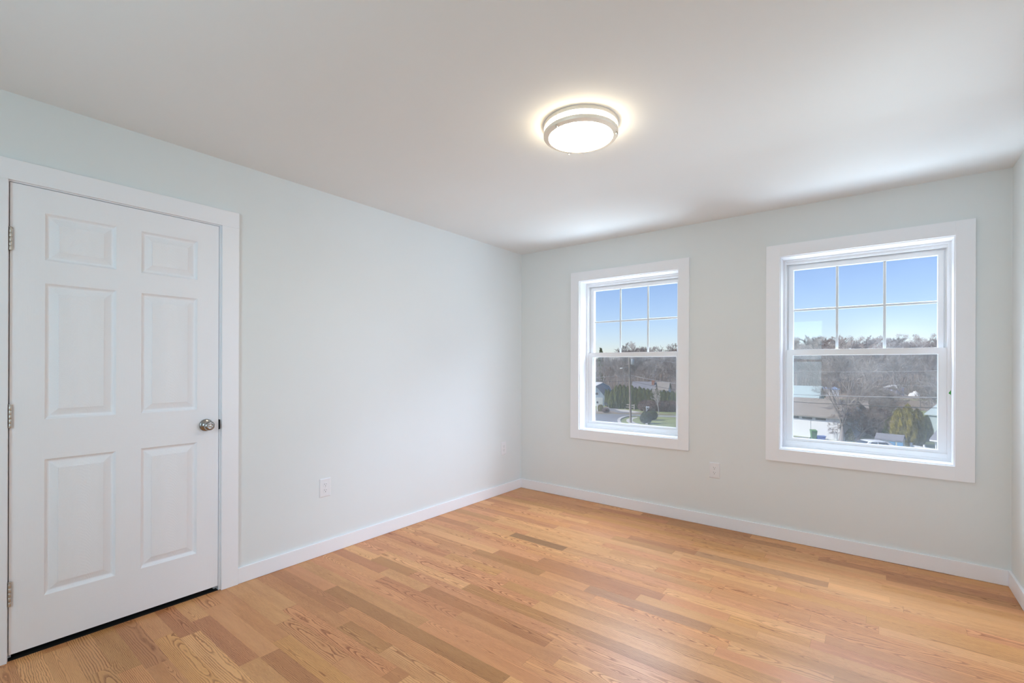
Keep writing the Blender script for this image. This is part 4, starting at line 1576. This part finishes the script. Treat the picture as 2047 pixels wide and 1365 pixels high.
# --- things through the right window
# white garage with brown roof
pa, pb = gp(1556, 866.6), gp(1679.5, 881.0)
L, rz = facing(pa, pb)
gw = []
x = 1.0
house('garage', 'long white garage with a brown roof standing behind the green and blue bins', pa, L, 8.0, 2.75, 1.7, rz, 'siding_white', 'roof_brown', 'x', 0.45, 'garage',
      windows=(('garage_door', 'front', L - 5.7, L - 3.15, 0.0, 2.05, 'white_paint_out'), ('garage_door', 'front', L - 2.85, L - 0.3, 0.0, 2.05, 'white_paint_out'),
               ('transom', 'front', L - 5.6, L - 4.5, 2.22, 2.45, 'window_dark'), ('transom', 'front', L - 4.1, L - 3.0, 2.22, 2.45, 'window_dark'), ('transom', 'front', L - 2.6, L - 1.5, 2.22, 2.45, 'window_dark')))
# pale green house wall behind the two bare trees
pa, pb = gd(1682, 61.0), gd(1733, 59.5)
L, rz = facing(pa, pb)
house('house', 'pale green sided low house behind the two bare trees, right of the white garage', pa, L, 6.0, 2.75, 1.3, rz, 'siding_green', 'roof_brown', 'x', 0.3, windows=())
# teal gabled house behind the garage
pa, pb = gd(1545, 78), gd(1634, 74)
L, rz = facing(pa, pb)
house('house', 'pale teal house with a grey roof rising behind the white garage roof', pa, L, 9.0, 3.4, 1.9, rz, 'siding_teal', 'siding_teal', 'x', 0.2,
      windows=(('window', 'front', 4.4, 5.4, 1.2, 2.5, 'siding_white'),))


def wheelie_bin(P, rz, m, s, label, hz=1.0):
    t = empty('wheelie_bin', P, rz)
    t.scale = (s, s, s * hz)
    tag(t, label, 'bin')
    bm = bmesh.new()
    lo = [bm.verts.new(p) for p in ((-0.22, -0.25, 0.04), (0.22, -0.25, 0.04), (0.22, 0.22, 0.04), (-0.22, 0.22, 0.04))]
    hi = [bm.verts.new(p) for p in ((-0.29, -0.33, 0.95), (0.29, -0.33, 0.95), (0.29, 0.33, 1.0), (-0.29, 0.33, 1.0))]
    bm.faces.new(lo[::-1])
    bm.faces.new(hi)
    for k in range(4):
        bm.faces.new((lo[k], lo[(k + 1) % 4], hi[(k + 1) % 4], hi[k]))
    bmesh.ops.recalc_face_normals(bm, faces=bm.faces)
    obj('body', bm, m, t)
    bm = bmesh.new()
    lo = [bm.verts.new(p) for p in ((-0.32, -0.37, 0.945), (0.32, -0.37, 0.945), (0.32, 0.36, 1.0), (-0.32, 0.36, 1.0))]
    hi = [bm.verts.new(p) for p in ((-0.28, -0.32, 1.02), (0.28, -0.32, 1.02), (0.28, 0.34, 1.09), (-0.28, 0.34, 1.09))]
    bm.faces.new(lo[::-1])
    bm.faces.new(hi)
    for k in range(4):
        bm.faces.new((lo[k], lo[(k + 1) % 4], hi[(k + 1) % 4], hi[k]))
    bmesh.ops.recalc_face_normals(bm, faces=bm.faces)
    obj('lid', bm, m, t)
    for x in (-0.25, 0.25):
        bm = bmesh.new()
        lathe(bm, [(0, -0.03), (0.1, -0.03), (0.1, 0.03), (0, 0.03)], Matrix.Translation((x, 0.24, 0.1)) @ Matrix.Rotation(PI / 2, 4, 'Y'), 14)
        obj('wheel', bm, 'tyre', t)


wheelie_bin(gp(1626.3, 877.8), YAW - 0.3, 'bin_green', 1.05, 'tall green wheeled bin in front of the white garage')
b_ = gp(1640.5, 878.6)
rb = empty('recycling_bin', b_, YAW - 0.25)
tag(rb, 'low blue recycling bin beside the green wheeled bin', 'bin')
bm = bmesh.new()
lo = [bm.verts.new(p) for p in ((-0.36, -0.25, 0.0), (0.36, -0.25, 0.0), (0.36, 0.25, 0.0), (-0.36, 0.25, 0.0))]
hi = [bm.verts.new(p) for p in ((-0.44, -0.31, 0.42), (0.44, -0.31, 0.42), (0.44, 0.31, 0.42), (-0.44, 0.31, 0.42))]
bm.faces.new(lo[::-1])
bm.faces.new(hi)
for k in range(4):
    bm.faces.new((lo[k], lo[(k + 1) % 4], hi[(k + 1) % 4], hi[k]))
bmesh.ops.recalc_face_normals(bm, faces=bm.faces)
obj('body', bm, 'bin_blue', rb)
boxes('rim', [(-0.48, 0.48, -0.35, 0.35, 0.40, 0.47)], 'bin_blue', rb, bev=0.01)
# big bare tree in front of the garage and a smaller one to its right
t1 = mesh_of(bare_tree_bm(404, 11.5, 1.0, 5, 8, 0.38, 0.16, (4, 6), 0.010, 0.5, 6, 0.17), 'bare_tree', 'bark_grey')
place('bare_tree', t1, gp(1682.0, 882.2), 1.0, 0.6, 'large spreading bare tree in front of the white garage, nearest tree in the right window', 'tree')
t2 = mesh_of(bare_tree_bm(409, 6.0, 1.7, 5, 8, 0.27, 0.22, (4, 6), 0.010, 0.25, 6, 0.22), 'bare_tree', 'bark_brown')
place('bare_tree', t2, gp(1712.8, 881.0), 1.0, 0.6, 'smaller low-branched bare tree to the right of the large spreading tree', 'tree')
t3 = mesh_of(bare_tree_bm(417, 7.5, 1.0, 5, 5, 0.16, 0.15, (4, 6), 0.010, 0.5), 'bare_tree', 'bark_grey')
place('bare_tree', t3, gd(1876, 62), 1.0, 1.2, 'bare tree behind the golden evergreens at the right edge of the right window', 'tree')
t4 = mesh_of(clump_bm(90, 2.0, 3.4, 'egg', 5000, 0.16, 0.3), 'brown_thicket_bush', 'bush_brown')
place('brown_thicket_bush', t4, gd(1757, 58), 1.0, 0.0, 'dark brown leafless thicket between the bare trees and the golden evergreens', 'bush')
for k, (px, D, sc_) in enumerate(((1741, 64, 0.85), (1752, 70, 1.0), (1766, 66, 0.9), (1778, 73, 1.05), (1790, 82, 0.9), (1728, 72, 1.0))):
    place('bare_tree', (t3, t2)[k % 2], gd(px, D), sc_, k * 1.3, 'brown leafless small tree in the thicket between the bare trees and the golden evergreens', 'tree', 'small trees of the brown thicket')
for k, (px, D, sc_) in enumerate(((1848, 74, 1.0), (1861, 66, 0.9), (1870, 88, 1.15), (1838, 96, 0.9))):
    place('bare_tree', t3, gd(px, D), sc_, 0.5 + k * 1.7, 'pale leafless small tree behind the evergreens near the right edge of the right window', 'tree', 'small trees behind the evergreens')
cn = mesh_of(clump_bm(81, 0.55, 1.25, 'cone', 800, 0.14), 'conical_shrub', 'evergreen_gold')
place('conical_shrub', cn, gp(1698.0, 880.4), 1.0, 0.0, 'small golden conical shrub between the trunks of the two bare trees', 'shrub')
# golden evergreens beside the shed
ge = [mesh_of(clump_bm(85 + k, 1.15, 4.5, 'column', 5200, 0.13, 0.35), 'golden_evergreen', ('evergreen_gold', 'evergreen')[k]) for k in range(2)]
for k, (px, D, s, hz, gi, lb) in enumerate(((1797, 51.5, 0.66, 0.90, 0, 'left golden evergreen tree behind the small shed'), (1815, 51.0, 0.70, 1.0, 0, 'middle and tallest golden evergreen tree behind the small shed'),
                                            (1834, 51.8, 0.68, 0.88, 0, 'right golden evergreen tree behind the white picket fence'), (1779, 53.5, 0.60, 0.66, 1, 'low green evergreen just left of the golden evergreens'),
                                            (1853, 54.5, 0.50, 0.66, 1, 'dark green evergreen between the golden evergreens and the pale house'))):
    place('golden_evergreen' if gi == 0 else 'green_evergreen', ge[gi], gd(px, D), s, k * 1.9, lb, 'tree', sz=hz)
# pale house behind them and the grey house corner at the very edge
pa, pb = gd(1853, 60), gd(1893, 58)
L, rz = facing(pa, pb)
house('house', 'pale teal house half hidden behind the trees at the right edge of the right window', pa, L, 6.0, 2.6, 1.4, rz, 'siding_teal', 'siding_teal', 'x', 0.2, windows=())
pa, pb = gd(1872.8, 38.5), gd(1965, 36.0)
L, rz = facing(pa, pb)
hg = house('house', 'near grey house corner with a white downspout at the right edge of the right window', pa, L, 6.0, 2.75, 1.6, rz, 'siding_grey', 'roof_grey', 'x', 0.35, windows=())
bm = bmesh.new()
tube(bm, [Vector((-0.05, -0.30, 2.60)), Vector((0.0, -0.10, 2.40)), Vector((0.0, -0.08, 0.1))], [0.055, 0.055, 0.055], 8)
obj('downspout', bm, 'white_paint_out', hg)
bm = bmesh.new()
tube(bm, [Vector((-0.3, -0.40, 2.60)), Vector((L, -0.40, 2.60))], [0.06, 0.06], 6)
obj('gutter', bm, 'white_paint_out', hg)
# garden shed with blue doors
pa, pb = gd(1751.5, 46.5), gd(1803.5, 45.0)
L, rz = facing(pa, pb)
shd = house('shed', 'small cream garden shed with blue doors and a dark roof beside the white car', pa, L, 1.5, 1.50, 0.40, rz, 'shed_cream', 'roof_grey', 'x', 0.10, 'shed',
            windows=(('door', 'front', 1.05, 1.50, 0.05, 1.38, 'door_blue'), ('door', 'front', 1.65, 2.10, 0.05, 1.38, 'door_blue'), ('shutter', 'front', 0.20, 0.34, 0.80, 1.36, 'door_blue'),
                     ('window', 'front', 0.36, 0.70, 0.80, 1.36, 'siding_white'), ('shutter', 'front', 0.72, 0.86, 0.80, 1.36, 'door_blue')))
# white picket fence
fp0, fp1 = gd(1822, 45.5), gd(1876, 43.0)
Lf = (fp1 - fp0).length
fr = empty('picket_fence', fp0, math.atan2(fp1.y - fp0.y, fp1.x - fp0.x))
tag(fr, 'white picket fence in front of the golden evergreens, low right in the right window', 'fence')
np_ = int(Lf / 0.13)
for k in range(3):
    boxes('post', [post_box(Lf * k / 2, 0, 0.13, 1.30)], 'white_paint_out', fr)
for k in range(np_):
    x = (k + 0.5) * Lf / np_
    boxes('picket', [(x - 0.04, x + 0.04, -0.09, -0.065, 0.05, 1.12)], 'white_paint_out', fr)
for z in (0.35, 0.95):
    boxes('rail', [(0, Lf, -0.065, -0.02, z, z + 0.08)], 'white_paint_out', fr)
# lilac shed far across the yards
pa, pb = gp(1765.5, 791.5), gp(1792.3, 793.0)
L, rz = facing(pa, pb)
house('shed', 'distant lilac shed with a pale roof on the lawn far across the yards', pa, L, 3.4, 2.5, 0.9, rz, 'siding_lilac', 'roof_pale', 'hip', 0.2, 'shed',
      windows=(('door', 'front', 1.2, 2.1, 0.0, 1.9, 'siding_grey'), ('plank_panel', 'left', 0.3, 3.0, 0.2, 2.2, 'brick_red')))
# trailer with blue awnings and white van behind the big tree
pa, pb = gd(1642, 138), gd(1660, 137)
L, rz = facing(pa, pb)
house('camper_trailer', 'white camper trailer with a pale blue awning far behind the large bare tree', pa, L, 2.4, 2.2, 0.5, rz, 'siding_white', 'tarp_blue', 'hip', 0.3, 'trailer',
      windows=(('window', 'front', 0.5, 1.2, 1.0, 1.6, 'siding_white'),))
pa, pb = gd(1664, 136), gd(1677, 135.5)
L, rz = facing(pa, pb)
house('canopy_tent', 'small white shelter with a pale blue top right of the camper trailer', pa, L, 2.4, 2.0, 0.8, rz, 'siding_white', 'tarp_blue', 'hip', 0.2, 'tent', windows=())
# heap under a white tarp by the lilac shed
bm = bmesh.new()
bmesh.ops.create_icosphere(bm, subdivisions=3, radius=1.0)
for v in bm.verts:
    c = v.co
    v.co = Vector((c.x * 1.35, c.y * 0.8, max(-0.1, c.z) * 1.35 * (1 + 0.25 * math.sin(4 * c.x + 2 * c.y))))
tp = obj('covered_heap', bm, 'white_paint_out')
tp.location = gd(1827.5, 139)
tag(tp, 'heap under a white cover on the yard right of the lilac shed', 'heap')
# far house gable in the trees on the skyline at the left window: pointed conifer
cf = mesh_of(clump_bm(95, 1.6, 8.5, 'cone', 1500, 0.5), 'conifer', 'evergreen')
q = gd(1201, 205)
q.z = hill(q.x, q.y)
place('conifer', cf, q, 1.3, 0, 'dark pointed conifer above the pale blue house, at the left edge of the left window', 'tree', sz=1.75)
